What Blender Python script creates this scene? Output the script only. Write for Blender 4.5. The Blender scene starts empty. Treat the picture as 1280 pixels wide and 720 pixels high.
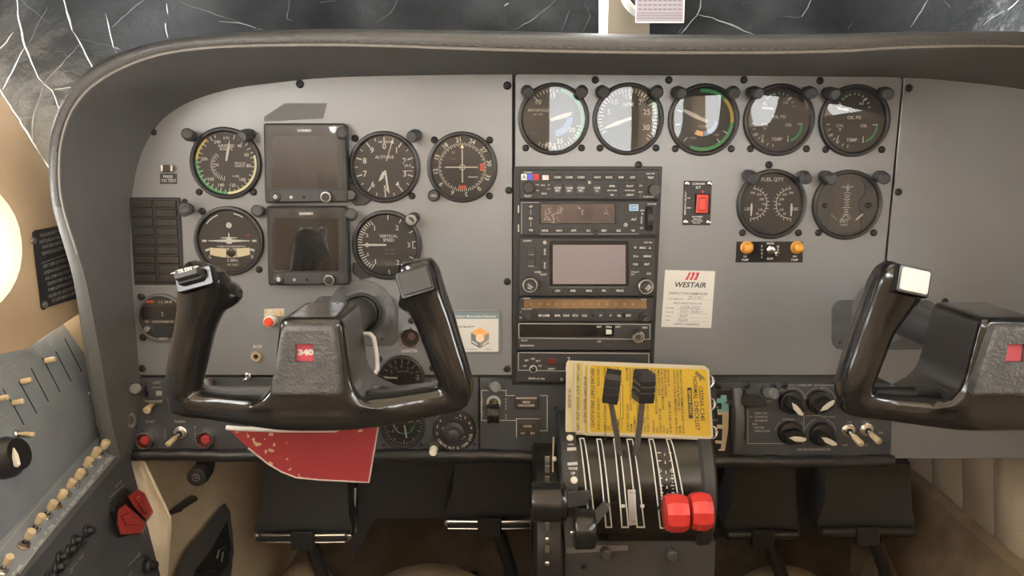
import bpy, bmesh, math, random
from mathutils import Vector, Matrix
random.seed(7)
SC = bpy.context.scene
COL = SC.collection
# ------------------------------------------------------------------ camera
FPX = 985.0
TH = math.radians(9.0)
CAM = Vector((0.0, -0.915, 1.10))
cd = bpy.data.cameras.new('camera')
cd.sensor_width = 36.0
cd.lens = FPX / 1280.0 * 36.0
cd.clip_start = 0.02
cam = bpy.data.objects.new('camera', cd)
COL.objects.link(cam)
cam.location = CAM
cam.rotation_euler = (math.pi / 2 - TH, 0, 0)
SC.camera = cam
# ------------------------------------------------------------------ world
w = bpy.data.worlds.new('overcast_sky')
SC.world = w
w.use_nodes = True
bg = w.node_tree.nodes['Background']
bg.inputs['Color'].default_value = (1.0, 1.0, 0.985, 1)
bg.inputs['Strength'].default_value = 5.0
SC.view_settings.view_transform = 'Standard'
SC.view_settings.look = 'None'
SC.view_settings.gamma = 1.0
SC.view_settings.use_curve_mapping = False
SC.view_settings.exposure = 1.9
SC.cycles.max_bounces = 8
SC.cycles.transparent_max_bounces = 12
# ------------------------------------------------------------------ pixel geometry
cT, sT = math.cos(TH), math.sin(TH)
def ray(px, py):
    a, b = (px - 640) / FPX, (360 - py) / FPX
    return Vector((a, cT + b * sT, -sT + b * cT))
def onY(px, py, Y=0.0):
    d = ray(px, py)
    return CAM + d * ((Y - CAM.y) / d.y)
def onX(px, py, X):
    d = ray(px, py)
    return CAM + d * ((X - CAM.x) / d.x)
def onZ(px, py, Z):
    d = ray(px, py)
    return CAM + d * ((Z - CAM.z) / d.z)
def onP(px, py, p0, n):
    d = ray(px, py)
    return CAM + d * ((p0 - CAM).dot(n) / d.dot(n))
def depth(p):
    q = p - CAM
    return q.y * cT - q.z * sT
def pt(px, py, wmm=0.0):                 # a point on the plane wmm in front of the panel
    return onY(px, py, -wmm * 0.001)
XA, YA, ZA = Vector((1, 0, 0)), Vector((0, 1, 0)), Vector((0, 0, 1))
class Fr:                                # local frame: a right, b up (pixels), c outwards (mm)
    def __init__(s, o, U=XA, V=ZA, sc=None, rot=0.0):
        s.o = o; s.s = sc if sc else depth(o) / FPX
        W = U.cross(V).normalized()
        U = U.normalized(); V = W.cross(U)
        if rot:
            R = Matrix.Rotation(math.radians(rot), 3, W)
            U = R @ U; V = R @ V
        s.U, s.V, s.W = U, V, W
    def p(s, a, b, c=0.0):
        return s.o + s.U * (a * s.s) + s.V * (b * s.s) + s.W * (c * 0.001)
    def sub(s, a, b, c=0.0, rot=0.0, sc=None):
        f = Fr(s.p(a, b, c), s.U, s.V, sc or s.s, rot)
        return f
    def tilt(s, ax, deg):                # turn about own 'U' or 'V'
        R = Matrix.Rotation(math.radians(deg), 3, s.U if ax == 'U' else s.V)
        return Fr(s.o, R @ s.U, R @ s.V, s.s)
def PF(px, py, wmm=0.0, rot=0.0):
    return Fr(pt(px, py, wmm), rot=rot)
# ------------------------------------------------------------------ materials
MATS = {}
def mat(name, col, rough=0.5, metal=0.0, spec=0.5, bump=0.0, bscale=200.0, var=0.0, vscale=30.0, emit=0.0, coat=0.0, col2=None, crough=0.08):
    if name in MATS: return MATS[name]
    m = bpy.data.materials.new(name); m.use_nodes = True
    nt = m.node_tree; b = nt.nodes['Principled BSDF']
    b.inputs['Base Color'].default_value = (*col, 1)
    b.inputs['Roughness'].default_value = rough
    b.inputs['Metallic'].default_value = metal
    b.inputs['Specular IOR Level'].default_value = spec
    b.inputs['Coat Weight'].default_value = coat
    b.inputs['Coat Roughness'].default_value = crough
    if emit:
        b.inputs['Emission Color'].default_value = (*col, 1)
        b.inputs['Emission Strength'].default_value = emit
    if bump or var:
        tc = nt.nodes.new('ShaderNodeTexCoord')
        geo = nt.nodes.new('ShaderNodeNewGeometry')
    if var:
        n = nt.nodes.new('ShaderNodeTexNoise'); n.inputs['Scale'].default_value = vscale; n.inputs['Detail'].default_value = 4
        nt.links.new(geo.outputs['Position'], n.inputs['Vector'])
        r = nt.nodes.new('ShaderNodeMix'); r.data_type = 'RGBA'
        c2 = col2 or tuple(max(0, c * (1 - var)) for c in col)
        r.inputs['A'].default_value = (*col, 1); r.inputs['B'].default_value = (*c2, 1)
        mr = nt.nodes.new('ShaderNodeMapRange'); mr.inputs['From Min'].default_value = 0.38; mr.inputs['From Max'].default_value = 0.64
        nt.links.new(n.outputs['Fac'], mr.inputs['Value'])
        nt.links.new(mr.outputs['Result'], r.inputs['Factor'])
        nt.links.new(r.outputs['Result'], b.inputs['Base Color'])
        mr2 = nt.nodes.new('ShaderNodeMapRange'); mr2.inputs['To Min'].default_value = rough * 0.92; mr2.inputs['To Max'].default_value = min(1, rough * 1.1)
        nt.links.new(n.outputs['Fac'], mr2.inputs['Value']); nt.links.new(mr2.outputs['Result'], b.inputs['Roughness'])
    if bump:
        n2 = nt.nodes.new('ShaderNodeTexNoise'); n2.inputs['Scale'].default_value = bscale; n2.inputs['Detail'].default_value = 3
        nt.links.new(geo.outputs['Position'], n2.inputs['Vector'])
        bp = nt.nodes.new('ShaderNodeBump'); bp.inputs['Strength'].default_value = bump; bp.inputs['Distance'].default_value = 0.002
        nt.links.new(n2.outputs['Fac'], bp.inputs['Height']); nt.links.new(bp.outputs['Normal'], b.inputs['Normal'])
    MATS[name] = m
    return m
def glassmat(name, ior=1.5, tint=(1, 1, 1), boost=1.0, rough=0.0):
    if name in MATS: return MATS[name]
    m = bpy.data.materials.new(name); m.use_nodes = True
    nt = m.node_tree; nt.nodes.clear()
    o = nt.nodes.new('ShaderNodeOutputMaterial'); mx = nt.nodes.new('ShaderNodeMixShader')
    t = nt.nodes.new('ShaderNodeBsdfTransparent'); g = nt.nodes.new('ShaderNodeBsdfGlossy')
    t.inputs['Color'].default_value = (*tint, 1); g.inputs['Roughness'].default_value = rough
    fr = nt.nodes.new('ShaderNodeFresnel'); fr.inputs['IOR'].default_value = ior
    mm = nt.nodes.new('ShaderNodeMath'); mm.operation = 'MULTIPLY'; mm.inputs[1].default_value = boost; mm.use_clamp = True
    nt.links.new(fr.outputs[0], mm.inputs[0]); nt.links.new(mm.outputs[0], mx.inputs['Fac'])
    nt.links.new(t.outputs[0], mx.inputs[1]); nt.links.new(g.outputs[0], mx.inputs[2]); nt.links.new(mx.outputs[0], o.inputs['Surface'])
    MATS[name] = m
    return m
PANEL = mat('panel_grey_paint', (0.150, 0.157, 0.167), 0.34, spec=1.0, coat=.6, crough=.28, bump=0.05, bscale=900, var=0.10, vscale=9)
SUBP = mat('subpanel_grey_paint', (0.056, 0.061, 0.067), 0.45, bump=0.05, bscale=900, var=0.15, vscale=14)
BLACK = mat('black_plastic', (0.018, 0.018, 0.0185), 0.42, bump=0.05, bscale=1200)
BLACKG = mat('black_gloss', (0.010, 0.010, 0.010), 0.20)
DKGREY = mat('dark_grey_plastic', (0.035, 0.035, 0.036), 0.5, bump=0.06, bscale=900)
MIDGREY = mat('mid_grey_cap', (0.075, 0.077, 0.08), 0.5)
FACE = mat('dial_black', (0.012, 0.012, 0.012), 0.6)
FACEG = mat('dial_dark_grey', (0.03, 0.029, 0.027), 0.6)
WHITE = mat('white_print', (0.56, 0.55, 0.50), 0.6)
WHITED = mat('dim_white_print', (0.33, 0.32, 0.30), 0.6)
GREYP = mat('grey_print', (0.10, 0.10, 0.097), 0.6)
CREAM = mat('cream_plastic', (0.58, 0.46, 0.28), 0.45, var=0.12, vscale=60)
GREEN = mat('green_print', (0.045, 0.30, 0.095), 0.6)
BLUEP = mat('blue_print', (0.15, 0.24, 0.42), 0.6)
YELLOWP = mat('yellow_print', (0.52, 0.42, 0.08), 0.6)
REDP = mat('red_print', (0.5, 0.035, 0.025), 0.6)
ORANGEP = mat('orange_print', (0.62, 0.10, 0.03), 0.6)
CHROME = mat('chrome', (0.75, 0.74, 0.72), 0.22, 1.0)
STEEL = mat('steel', (0.42, 0.41, 0.39), 0.35, 1.0)
SCREW = mat('black_screw', (0.02, 0.02, 0.02), 0.38, 0.4)
GLASS = glassmat('instrument_glass', 1.5, boost=.9)
SCRGL = glassmat('display_glass', 1.5, boost=.8, rough=0.02)
# ------------------------------------------------------------------ mesh builder
TXT = {}
def glyphs(s, bold=0.0, sp=1.0):
    k = (s, bold, sp)
    if k not in TXT:
        c = bpy.data.curves.new('t', 'FONT'); c.body = s; c.resolution_u = 2; c.offset = bold; c.space_character = sp
        c.fill_mode = 'FRONT'
        o = bpy.data.objects.new('t', c)
        me = bpy.data.meshes.new_from_object(o)
        vs = [(v.co.x, v.co.y) for v in me.vertices]; fs = [tuple(p.vertices) for p in me.polygons]
        bpy.data.objects.remove(o); bpy.data.curves.remove(c); bpy.data.meshes.remove(me)
        TXT[k] = (vs, fs)
    return TXT[k]
def offset_poly(P, d):
    n = len(P); out = []
    for i in range(n):
        p0, p1, p2 = P[i - 1], P[i], P[(i + 1) % n]
        e1 = Vector((p1[0] - p0[0], p1[1] - p0[1])).normalized(); e2 = Vector((p2[0] - p1[0], p2[1] - p1[1])).normalized()
        n1 = Vector((-e1.y, e1.x)); n2 = Vector((-e2.y, e2.x))
        m = n1 + n2; L = max(0.3, m.dot(n1)) if m.length > 1e-6 else 1
        m = m / L if m.length > 1e-6 else n1
        out.append((p1[0] + m.x * d, p1[1] + m.y * d))
    return out
def rrect(a0, b0, a1, b1, r, n=4):
    P = []
    for cx, cy, st in ((a1 - r, b0 + r, -90), (a1 - r, b1 - r, 0), (a0 + r, b1 - r, 90), (a0 + r, b0 + r, 180)):
        for i in range(n + 1):
            t = math.radians(st + 90 * i / n); P.append((cx + r * math.cos(t), cy + r * math.sin(t)))
    return P                             # counter-clockwise
class MB:
    def __init__(s): s.v = []; s.f = []
    def add(s, vs, fs):
        o = len(s.v); s.v += [Vector(v) for v in vs]; s.f += [tuple(i + o for i in f) for f in fs]
        return s
    def grid(s, rows, closeu=False, closev=False):
        n, m = len(rows), len(rows[0]); fs = []
        for i in range(n if closev else n - 1):
            for j in range(m if closeu else m - 1):
                a, b = i * m + j, i * m + (j + 1) % m; c, d = ((i + 1) % n) * m + (j + 1) % m, ((i + 1) % n) * m + j
                fs.append((a, b, c, d))
        return s.add([p for r in rows for p in r], fs)
    def lathe(s, F, prof, seg=32, a=0, b=0):
        rows = []
        for r, c in prof:
            rows.append([F.p(a + r * math.cos(2 * math.pi * i / seg), b + r * math.sin(2 * math.pi * i / seg), c) for i in range(seg)])
        o = len(s.v)
        s.grid(rows, closeu=True)
        s.f.append(tuple(o + (len(prof) - 1) * seg + i for i in range(seg)))   # front cap
        return s
    def ring(s, F, prof, seg=40, a=0, b=0):
        rows = [[F.p(a + r * math.cos(2 * math.pi * i / seg), b + r * math.sin(2 * math.pi * i / seg), c) for i in range(seg)] for r, c in prof]
        return s.grid(rows, closeu=True)
    def prism(s, F, P, w0, w1, ch=0.0, chw=None):
        n = len(P)
        rings = [[F.p(a, b, w0) for a, b in P]]
        if ch:
            rings.append([F.p(a, b, w1 - (chw if chw is not None else ch)) for a, b in P])
            P = offset_poly(P, ch)
        rings.append([F.p(a, b, w1) for a, b in P])
        o = len(s.v); s.grid(rings, closeu=True)
        k = len(rings) - 1
        s.f.append(tuple(o + k * n + i for i in range(n)))
        s.f.append(tuple(o + i for i in reversed(range(n))))
        return s
    def box(s, F, a0, b0, a1, b1, w0, w1, ch=0.0, chw=None):
        a0, a1 = min(a0, a1), max(a0, a1); b0, b1 = min(b0, b1), max(b0, b1)
        return s.prism(F, [(a0, b0), (a1, b0), (a1, b1), (a0, b1)], w0, w1, ch, chw)
    def rbox(s, F, a0, b0, a1, b1, w0, w1, r, ch=0.0, chw=None, n=3):
        a0, a1 = min(a0, a1), max(a0, a1); b0, b1 = min(b0, b1), max(b0, b1)
        return s.prism(F, rrect(a0, b0, a1, b1, r, n), w0, w1, ch, chw)
    def pprism(s, Ppx, w0, w1, ch=0.0):   # polygon in photo pixels, at the plane w1 in front of the panel; ch in mm
        q = [pt(x, y, w1) for x, y in Ppx]
        area = sum(q[i - 1].x * q[i].z - q[i].x * q[i - 1].z for i in range(len(q)))
        if area < 0: q = q[::-1]
        F = Fr(Vector((0, 0, 0)), sc=1.0)
        return s.prism(F, [(p.x, p.z) for p in q], w0, w1, ch * 0.001, ch)
    def pbox(s, x0, y0, x1, y1, w0, w1, ch=0.0):
        return s.pprism([(x0, y1), (x1, y1), (x1, y0), (x0, y0)], w0, w1, ch)
    def prbox(s, x0, y0, x1, y1, w0, w1, r, ch=0.0):
        return s.pprism([(x, y) for x, y in rrect(x0, y0, x1, y1, r, 3)], w0, w1, ch)
    def tube(s, pts, r, seg=10, cap=True, flat=None):
        pts = [Vector(p) for p in pts]; n = len(pts)
        rs = r if isinstance(r, (list, tuple)) else [r] * n
        rows = []; up = None
        for i in range(n):
            t = (pts[min(i + 1, n - 1)] - pts[max(i - 1, 0)]).normalized()
            if up is None:
                up = Vector((0, 0, 1)) if abs(t.z) < 0.9 else Vector((0, -1, 0))
            x = t.cross(up).normalized(); up = x.cross(t).normalized()
            rows.append([pts[i] + (x * math.cos(2 * math.pi * j / seg) + up * math.sin(2 * math.pi * j / seg) * (flat or 1)) * rs[i] for j in range(seg)])
        o = len(s.v); s.grid(rows, closeu=True)
        if cap:
            s.f.append(tuple(o + i for i in reversed(range(seg)))); s.f.append(tuple(o + (n - 1) * seg + i for i in range(seg)))
        return s
    def strip(s, F, pts, wd, c, closed=False):
        n = len(pts)
        for i in range(n if closed else n - 1):
            p, q = Vector(pts[i]), Vector(pts[(i + 1) % n]); t = (q - p)
            if t.length < 1e-9: continue
            t.normalize(); nn = Vector((-t.y, t.x)) * wd / 2; e = t * wd / 2
            s.add([F.p(*(p - e - nn), c), F.p(*(q + e - nn), c), F.p(*(q + e + nn), c), F.p(*(p - e + nn), c)], [(0, 1, 2, 3)])
        return s
    def pstrip(s, pts, wd, wmm, closed=False):
        F = PF(*pts[0], wmm); F0 = Fr(Vector((0, -wmm * .001, 0)), sc=1.0)
        P = [pt(x, y, wmm) for x, y in pts]
        return s.strip(F0, [(p.x, p.z) for p in P], wd * F.s, 0, closed)
    def arc(s, F, r0, r1, t0, t1, c, n=None, a=0, b=0):   # clock angles, degrees clockwise from the top
        n = n or max(2, int(abs(t1 - t0) / 8))
        rows = []
        for r in (r0, r1):
            rows.append([F.p(a + r * math.sin(math.radians(t0 + (t1 - t0) * i / n)), b + r * math.cos(math.radians(t0 + (t1 - t0) * i / n)), c) for i in range(n + 1)])
        return s.grid(rows)
    def tick(s, F, t, r0, r1, wd, c, a=0, b=0):
        q = math.radians(t); sx, sy = math.sin(q), math.cos(q)
        p0, p1 = Vector((a + r0 * sx, b + r0 * sy)), Vector((a + r1 * sx, b + r1 * sy)); n = Vector((sy, -sx)) * wd / 2
        return s.add([F.p(*(p0 - n), c), F.p(*(p0 + n), c), F.p(*(p1 + n), c), F.p(*(p1 - n), c)], [(0, 1, 2, 3)])
    def poly(s, F, P, c):
        return s.add([F.p(a, b, c) for a, b in P], [tuple(range(len(P)))])
    def text(s, F, st, a, b, h, c=0.3, rot=0.0, al='C', bold=0.01, sp=1.0, shear=0.0, wf=1.0, vc=True):
        # h = capital height in pixels
        vs, fs = glyphs(st, bold, sp)
        if not vs: return s
        k = h / 0.70
        x0, x1 = min(v[0] for v in vs), max(v[0] for v in vs)
        ox = {'C': (x0 + x1) / 2, 'L': x0, 'R': x1}[al]; oy = 0.35 if vc else 0
        cr, sr = math.cos(math.radians(rot)), math.sin(math.radians(rot)); out = []
        for x, y in vs:
            x2 = (x - ox + shear * y) * k * wf; y2 = (y - oy) * k
            out.append(F.p(a + x2 * cr - y2 * sr, b + x2 * sr + y2 * cr, c))
        return s.add(out, fs)
    def ptext(s, st, px, py, h, wmm, **k):
        return s.text(PF(px, py, wmm), st, 0, 0, h, 0, **k)
    def mesh(s, off=Vector((0, 0, 0)), sharp=38):
        me = bpy.data.meshes.new('m')
        me.from_pydata([tuple(v - off) for v in s.v], [], s.f)
        me.polygons.foreach_set('use_smooth', [True] * len(me.polygons))
        me.set_sharp_from_angle(angle=math.radians(sharp))
        return me
    def build(s, name, material, parent=None, sharp=38, kind=None):
        if parent is not None:
            off = parent['_o'] if '_o' in parent else (0, 0, 0)
            off = Vector(off)
        else:
            off = sum(s.v, Vector()) / max(1, len(s.v))
        me = s.mesh(off, sharp); me.name = name
        o = bpy.data.objects.new(name, me); COL.objects.link(o)
        me.materials.append(material)
        if parent is not None: o.parent = parent
        else: o.location = off
        o['_o'] = tuple(off)
        if kind: o['kind'] = kind
        return o
def thing(name, label, cat, loc, group=None):
    o = bpy.data.objects.new(name, None); COL.objects.link(o)
    o.location = loc; o['_o'] = tuple(loc); o['label'] = label; o['category'] = cat
    o.empty_display_size = 0.01
    if group: o['group'] = group
    return o
def tag(o, label, cat, group=None):
    o['label'] = label; o['category'] = cat
    if group: o['group'] = group
    return o
def struct(mb, name, m, sharp=38):
    o = mb.build(name, m, None, sharp); o['kind'] = 'structure'
    return o
def inst(name, me, m, parent, loc, rotm=None, sc=1.0):
    o = bpy.data.objects.new(name, me); COL.objects.link(o)
    if m and not me.materials: me.materials.append(m)
    M = Matrix.Translation(Vector(loc) - Vector(parent['_o']))
    if rotm is not None: M = M @ rotm.to_4x4()
    if sc != 1.0: M = M @ Matrix.Scale(sc, 4)
    o.parent = parent; o.matrix_local = M
    o['_o'] = parent['_o']
    return o
def crom(P, n=8):                          # Catmull-Rom through n-tuples
    out = []
    N = len(P)
    for i in range(N - 1):
        p0, p1, p2, p3 = P[max(i - 1, 0)], P[i], P[i + 1], P[min(i + 2, N - 1)]
        for j in range(n):
            t = j / n
            out.append(tuple(0.5 * (2 * b + (c - a) * t + (2 * a - 5 * b + 4 * c - d) * t * t + (3 * b - a - 3 * c + d) * t ** 3) for a, b, c, d in zip(p0, p1, p2, p3)))
    out.append(tuple(P[-1]))
    return out
# shared little pieces, built facing +Z locally
def local_mesh(fn, name):
    b = MB(); F = Fr(Vector((0, 0, 0)), Vector((1, 0, 0)), Vector((0, 1, 0)), sc=0.001)
    fn(b, F); me = b.mesh(); me.name = name
    return me
def _screw(b, F):                          # 9 mm black pan-head screw with a cross recess
    b.ring(F, [(4.3, 0), (4.3, .7), (3.6, 1.6), (2.3, 2.1)], 14)
    c = 2.1; o = len(b.v); L, k = 1.9, .5
    rim = [F.p(2.3 * math.cos(2 * math.pi * i / 14), 2.3 * math.sin(2 * math.pi * i / 14), c) for i in range(14)]
    b.add(rim, [tuple(range(14))])
SCREW_ME = local_mesh(_screw, 'screw')
def _slot(b, F):
    for r in (20, 110):
        G = F.sub(0, 0, 0, r); b.box(G, -1.9, -.45, 1.9, .45, 1.9, 2.16)
SLOT_ME = local_mesh(_slot, 'cross_recess')
SLOTM = mat('recess_black', (0.004, 0.004, 0.004), 0.8)
RY = Matrix.Rotation(math.radians(90), 3, 'X')            # local +Z -> -Y (towards the cabin)
def screw(parent, px, py, w=0.0, sc=1.0, rot=0.0, m=None, name='screw'):
    R = RY @ Matrix.Rotation(math.radians(rot), 3, 'Z')
    s = inst(name, SCREW_ME, SCREW, parent, pt(px, py, w), R, sc)
    return s
SCREW_ME.materials.append(SCREW); SLOT_ME.materials.append(SLOTM)
from mathutils.geometry import tessellate_polygon
# two-material screw mesh
def _fix_screw():
    b = MB(); F = Fr(Vector((0, 0, 0)), Vector((1, 0, 0)), Vector((0, 1, 0)), sc=0.001)
    _screw(b, F); n = len(b.f); _slot(b, F)
    me = b.mesh(); me.name = 'screw'
    me.materials.append(SCREW); me.materials.append(SLOTM)
    for i, p in enumerate(me.polygons): p.material_index = 0 if i < n else 1
    return me
SCREW_ME = _fix_screw()
# ------------------------------------------------------------------ room shell materials
BEIGE = mat('beige_sidewall_vinyl', (0.50, 0.37, 0.235), 0.55, bump=0.25, bscale=350, var=0.12, vscale=7)
BEIGE2 = mat('beige_upholstery', (0.42, 0.33, 0.215), 0.7, bump=0.3, bscale=300, var=0.2, vscale=9)
PALE = mat('pale_vinyl_sheet', (0.62, 0.53, 0.38), 0.55, bump=0.2, bscale=60, var=0.12, vscale=10)
CARPET = mat('brown_carpet', (0.15, 0.11, 0.075), 0.95, bump=0.8, bscale=900, var=0.3, vscale=25)
HEADL = mat('cream_headliner', (0.78, 0.65, 0.46), 0.8, bump=0.2, bscale=300)
FIREW = mat('dark_firewall', (0.045, 0.043, 0.040), 0.9, bump=0.5, bscale=300)
HOODM = mat('grey_hood_vinyl', (0.112, 0.113, 0.112), 0.48, bump=0.35, bscale=900, var=0.10, vscale=12)
LIPM = mat('grey_lip_vinyl', (0.060, 0.060, 0.058), 0.36, bump=0.35, bscale=700, var=0.12, vscale=12)
# ------------------------------------------------------------------ side walls
WN = Vector((1, -0.233, 0)).normalized()          # left side wall leans in towards the nose
WP = Vector((-0.50, 0.0, 0.0))
def wl(px, py): return onP(px, py, WP, WN)
def wl_yz(y, z): return Vector((-0.50 + 0.233 * y, y, z))
def wallF(): return Fr(Vector((-0.50, 0, 0)), Vector((0.233, 1, 0)).normalized() * -1, ZA, sc=1.0)
def tess(mb, loops3d, loops2d):
    tris = tessellate_polygon([[Vector((a, b, 0)) for a, b in L] for L in loops2d])
    mb.add([p for L in loops3d for p in L], [tuple(t) for t in tris])
def rr2(y0, z0, y1, z1, r, n=8): return rrect(y0, z0, y1, z1, r, n)
mb = MB()
a = [wl(88, 262), wl(112, 400)]
outer = [(p.y, p.z) for p in [wl(-60, 21), wl(0, 115), wl(75, 232), wl(100, 300), wl(124, 376), wl(50, 424), wl(0, 460)]]
outer = [(-0.42, 0.80), (-0.42, 1.30), (-0.19, 1.29)] + outer[0:]
hole = rr2(-0.36, 0.948, -0.083, 1.088, 0.068)
tess(mb, [[wl_yz(*p) for p in outer], [wl_yz(*p) for p in hole]], [outer, hole])
# padded window reveal, running outwards
rows = []
for k, (ins, dx) in enumerate(((0.0, 0.0), (0.004, -0.004), (0.010, -0.012), (0.016, -0.03), (0.018, -0.07))):
    H = offset_poly(hole, ins); rows.append([wl_yz(*p) + Vector((dx, 0, 0)) for p in H])
wall_l = struct(mb, 'wall_left', BEIGE)
wn = MB(); H = offset_poly(hole, 0.017)
wn.add([wl_yz(*p) + Vector((-0.06, 0, 0)) for p in H], [tuple(range(len(H)))])
wo = struct(wn, 'window_1', glassmat('window_glass', 1.45))
mb = MB(); mb.grid(rows, closeu=True); mb.build('window_surround', mat('pale_cream_trim', (.80, .72, .56), .5), wo)
# aft cabin behind the camera: seen only in reflections, it lets the daylight in
def side(x, name):
    m = MB(); F = Fr(Vector((x, 0, 0)), Vector((0, 1, 0)), ZA, sc=1.0)
    out = [(-3.4, 0.36), (-0.42, 0.36), (-0.42, 1.30), (-0.55, 1.62), (-3.4, 1.62)]
    hs = [rrect(y0, 1.20, y1, 1.50, 0.10, 5) for y0, y1 in ((-0.98, -0.46), (-1.55, -1.13), (-2.12, -1.70), (-2.69, -2.27), (-3.26, -2.84))]
    P3 = lambda L: [Vector((x, y, z)) for y, z in L]
    tess(m, [P3(out)] + [P3(h) for h in hs], [out] + hs)
    s = 1 if x > 0 else -1
    for h in hs:
        m.grid([[Vector((x, y, z)) for y, z in h], [Vector((x + s * .05, y, z)) for y, z in h]], closeu=True)
    return m
sl = side(-0.60, ''); o_ = sl.build('cabin_side', BEIGE, wall_l)
wr = MB()
wo_ = [(.62, .36), (.62, 1.16), (-.42, 1.16), (-.42, .36)]; wh_ = rrect(-.37, .90, -.17, 1.10, .06, 5)
tess(wr, [[Vector((.675, y, z)) for y, z in L] for L in (wo_, wh_)], [wo_, wh_])
wr.grid([[Vector((.675, y, z)) for y, z in wh_], [Vector((.73, y, z)) for y, z in wh_]], closeu=True)
wall_r = struct(wr, 'wall_right', BEIGE2)
wn = MB(); wn.add([Vector((.72, y, z)) for y, z in offset_poly(wh_, -.002)], [tuple(range(len(wh_)))]); struct(wn, 'added_unseen_window_2', MATS['window_glass'])  # unseen window mirroring the left one, added to brighten the copilot panel
side(0.675, '').build('cabin_side', BEIGE, wall_r)
mb = MB()
mb.grid([[Vector((x, y, 1.60 + 0.07 * math.cos(x / 0.68 * 1.5))) for x in (-.68, -.4, -.2, 0, .2, .4, .68)] for y in (-3.4, -2.2, -1.0, -0.55)])
mb.grid([[Vector((x, y, z + 0.07 * math.cos(x / 0.68 * 1.5))) for x in (-.68, -.4, -.2, 0, .2, .4, .68)] for y, z in ((-0.55, 1.60), (-0.30, 1.52), (-0.12, 1.42))])
ceil_ = struct(mb, 'ceiling', HEADL)
mb = MB()
for x, z0, yy_ in ((-.60, 1.27, -.36), (.675, 1.02, -.275)):
    mb.grid([[Vector((x, y, z0)) for y in (yy_, -.25, -.20)], [Vector((x, y, z)) for y, z in ((yy_, 1.60), (-.25, 1.54), (-.20, 1.50))]])
mb.build('cove_light_block', HEADL, ceil_)  # unseen side panels added to block skylight glaring on the panel
mb = MB(); bo_ = [(-.68, .36), (.68, .36), (.68, 1.68), (-.68, 1.68)]; bh_ = rrect(.20, 1.10, .64, 1.56, .06, 4)  # opening added in the unseen aft wall so the dials mirror bright sky
tess(mb, [[Vector((x, -3.4, z)) for x, z in L] for L in (bo_, bh_)], [bo_, bh_])
struct(mb, 'wall_back', HEADL)
mb = MB()
mb.grid([[Vector((x, y, 0.42)) for x in (-.68, -.3, 0, .3, .68)] for y in (-3.4, -1, -.3, 0.0, 0.30)])
mb.grid([[Vector((x, y, z)) for x in (-.68, -.3, 0, .3, .68)] for y, z in ((0.30, 0.42), (0.42, 0.47), (0.55, 0.56))])
struct(mb, 'floor', CARPET)
mb = MB(); mb.grid([[Vector((x, y, z)) for x in (-.68, 0, .68)] for y, z in ((0.55, 0.55), (0.58, 0.75), (0.58, 1.16))])
mb.grid([[Vector((x, y, z)) for x in (-.46, 0, .68)] for y, z in ((0.60, 1.14), (0.40, 1.155), (0.16, 1.165), (.04, 1.165))])  # unseen nose top, added to keep daylight out of the foot well
struct(mb, 'wall_front', FIREW)
wlf = MB()      # forward part of the left foot well
wlf.grid([[Vector((x, y, z)) for x, y in ((-.33, .58), (-.36, .38), (-.41, .21), (-.47, .03), (-.52, -.02))] for z in (0.36, 0.6, 0.80, 1.04)])
wlf.build('footwell_side', BEIGE2, wall_l)
# ------------------------------------------------------------------ glareshield hood
HC = [((166, 574), (156, 592, 30), (142, 592)), ((176, 505), (140, 530, 45), (124, 530)), ((172, 440), (127, 455, 60), (110, 455)),
      ((165, 350), (107, 350, 80), (96, 346)), ((163, 270), (80, 260, 95), (71, 252)), ((172, 207), (75, 205, 105), (68, 190)),
      ((190, 166), (82, 160, 112), (74, 149)), ((212, 142), (102, 122, 118), (92, 110)), ((245, 124), (140, 92, 122), (128, 76)),
      ((290, 111), (195, 70, 125), (185, 55)), ((340, 104), (260, 60, 128), (252, 44)), ((400, 98), (340, 57, 130), (338, 38)),
      ((480, 95), (450, 57, 132), (450, 36)), ((640, 93), (640, 63, 135), (640, 39)), ((800, 94), (800, 66, 135), (800, 43)),
      ((960, 95), (960, 66, 135), (960, 43)), ((1060, 96), (1050, 64, 134), (1050, 42)), ((1130, 97), (1120, 60, 132), (1120, 40)), ((1200, 102), (1200, 58, 130), (1200, 39)),
      ((1290, 114), (1290, 59, 128), (1290, 40)), ((1400, 140), (1400, 70, 120), (1400, 50)), ((1500, 200), (1500, 110, 110), (1500, 90))]
flat = [(*a, *b, *c) for a, b, c in HC]
CR = crom(flat, 6)
glare = thing('glareshield', 'padded grey vinyl glareshield hood curving over the instrument panel', 'glareshield', Vector((0, -0.05, 1.21)))
I, L, O = [], [], []
for q in CR:
    I.append(pt(q[0], q[1], 0)); L.append(pt(q[2], q[3], q[4])); O.append(pt(q[5], q[6], q[4] - 22))
mb = MB()
rows = []
for t in (-.04, 0, .25, .5, .75, 1.0):
    rows.append([a + (b - a) * t for a, b in zip(I, L)])
mb.grid(rows); mb.build('hood', HOODM, glare, 50)
mb = MB(); rows = []
for t in range(9):
    k = t / 8; row = []
    for a, b, q in zip(L, O, CR):
        c = a + (b - a) * k
        up = (b - a); out = Vector((0, -1, 0)) + (a - Vector((0, a.y, 1.0))).normalized() * 0.2
        row.append(c + out * (0.011 * math.sin(math.pi * k)))
    rows.append(row)
row = []
for b in O: row.append(b + Vector((0, 0.10, -0.012)) )
rows.append(row)
mb.grid([r[24:] for r in rows]); lip = mb.build('padded_lip', LIPM, glare, 60)
mb = MB(); mb.grid([r[:25] for r in rows]); mb.build('hood_flank', HOODM, glare, 60)
mb = MB(); mb.tube([a + Vector((0, -0.001, 0.0)) for a in L[20:]], 0.0016, 6, False); mb.build('piping', mat('piping', (0.16, 0.15, 0.135), 0.5), lip)
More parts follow.
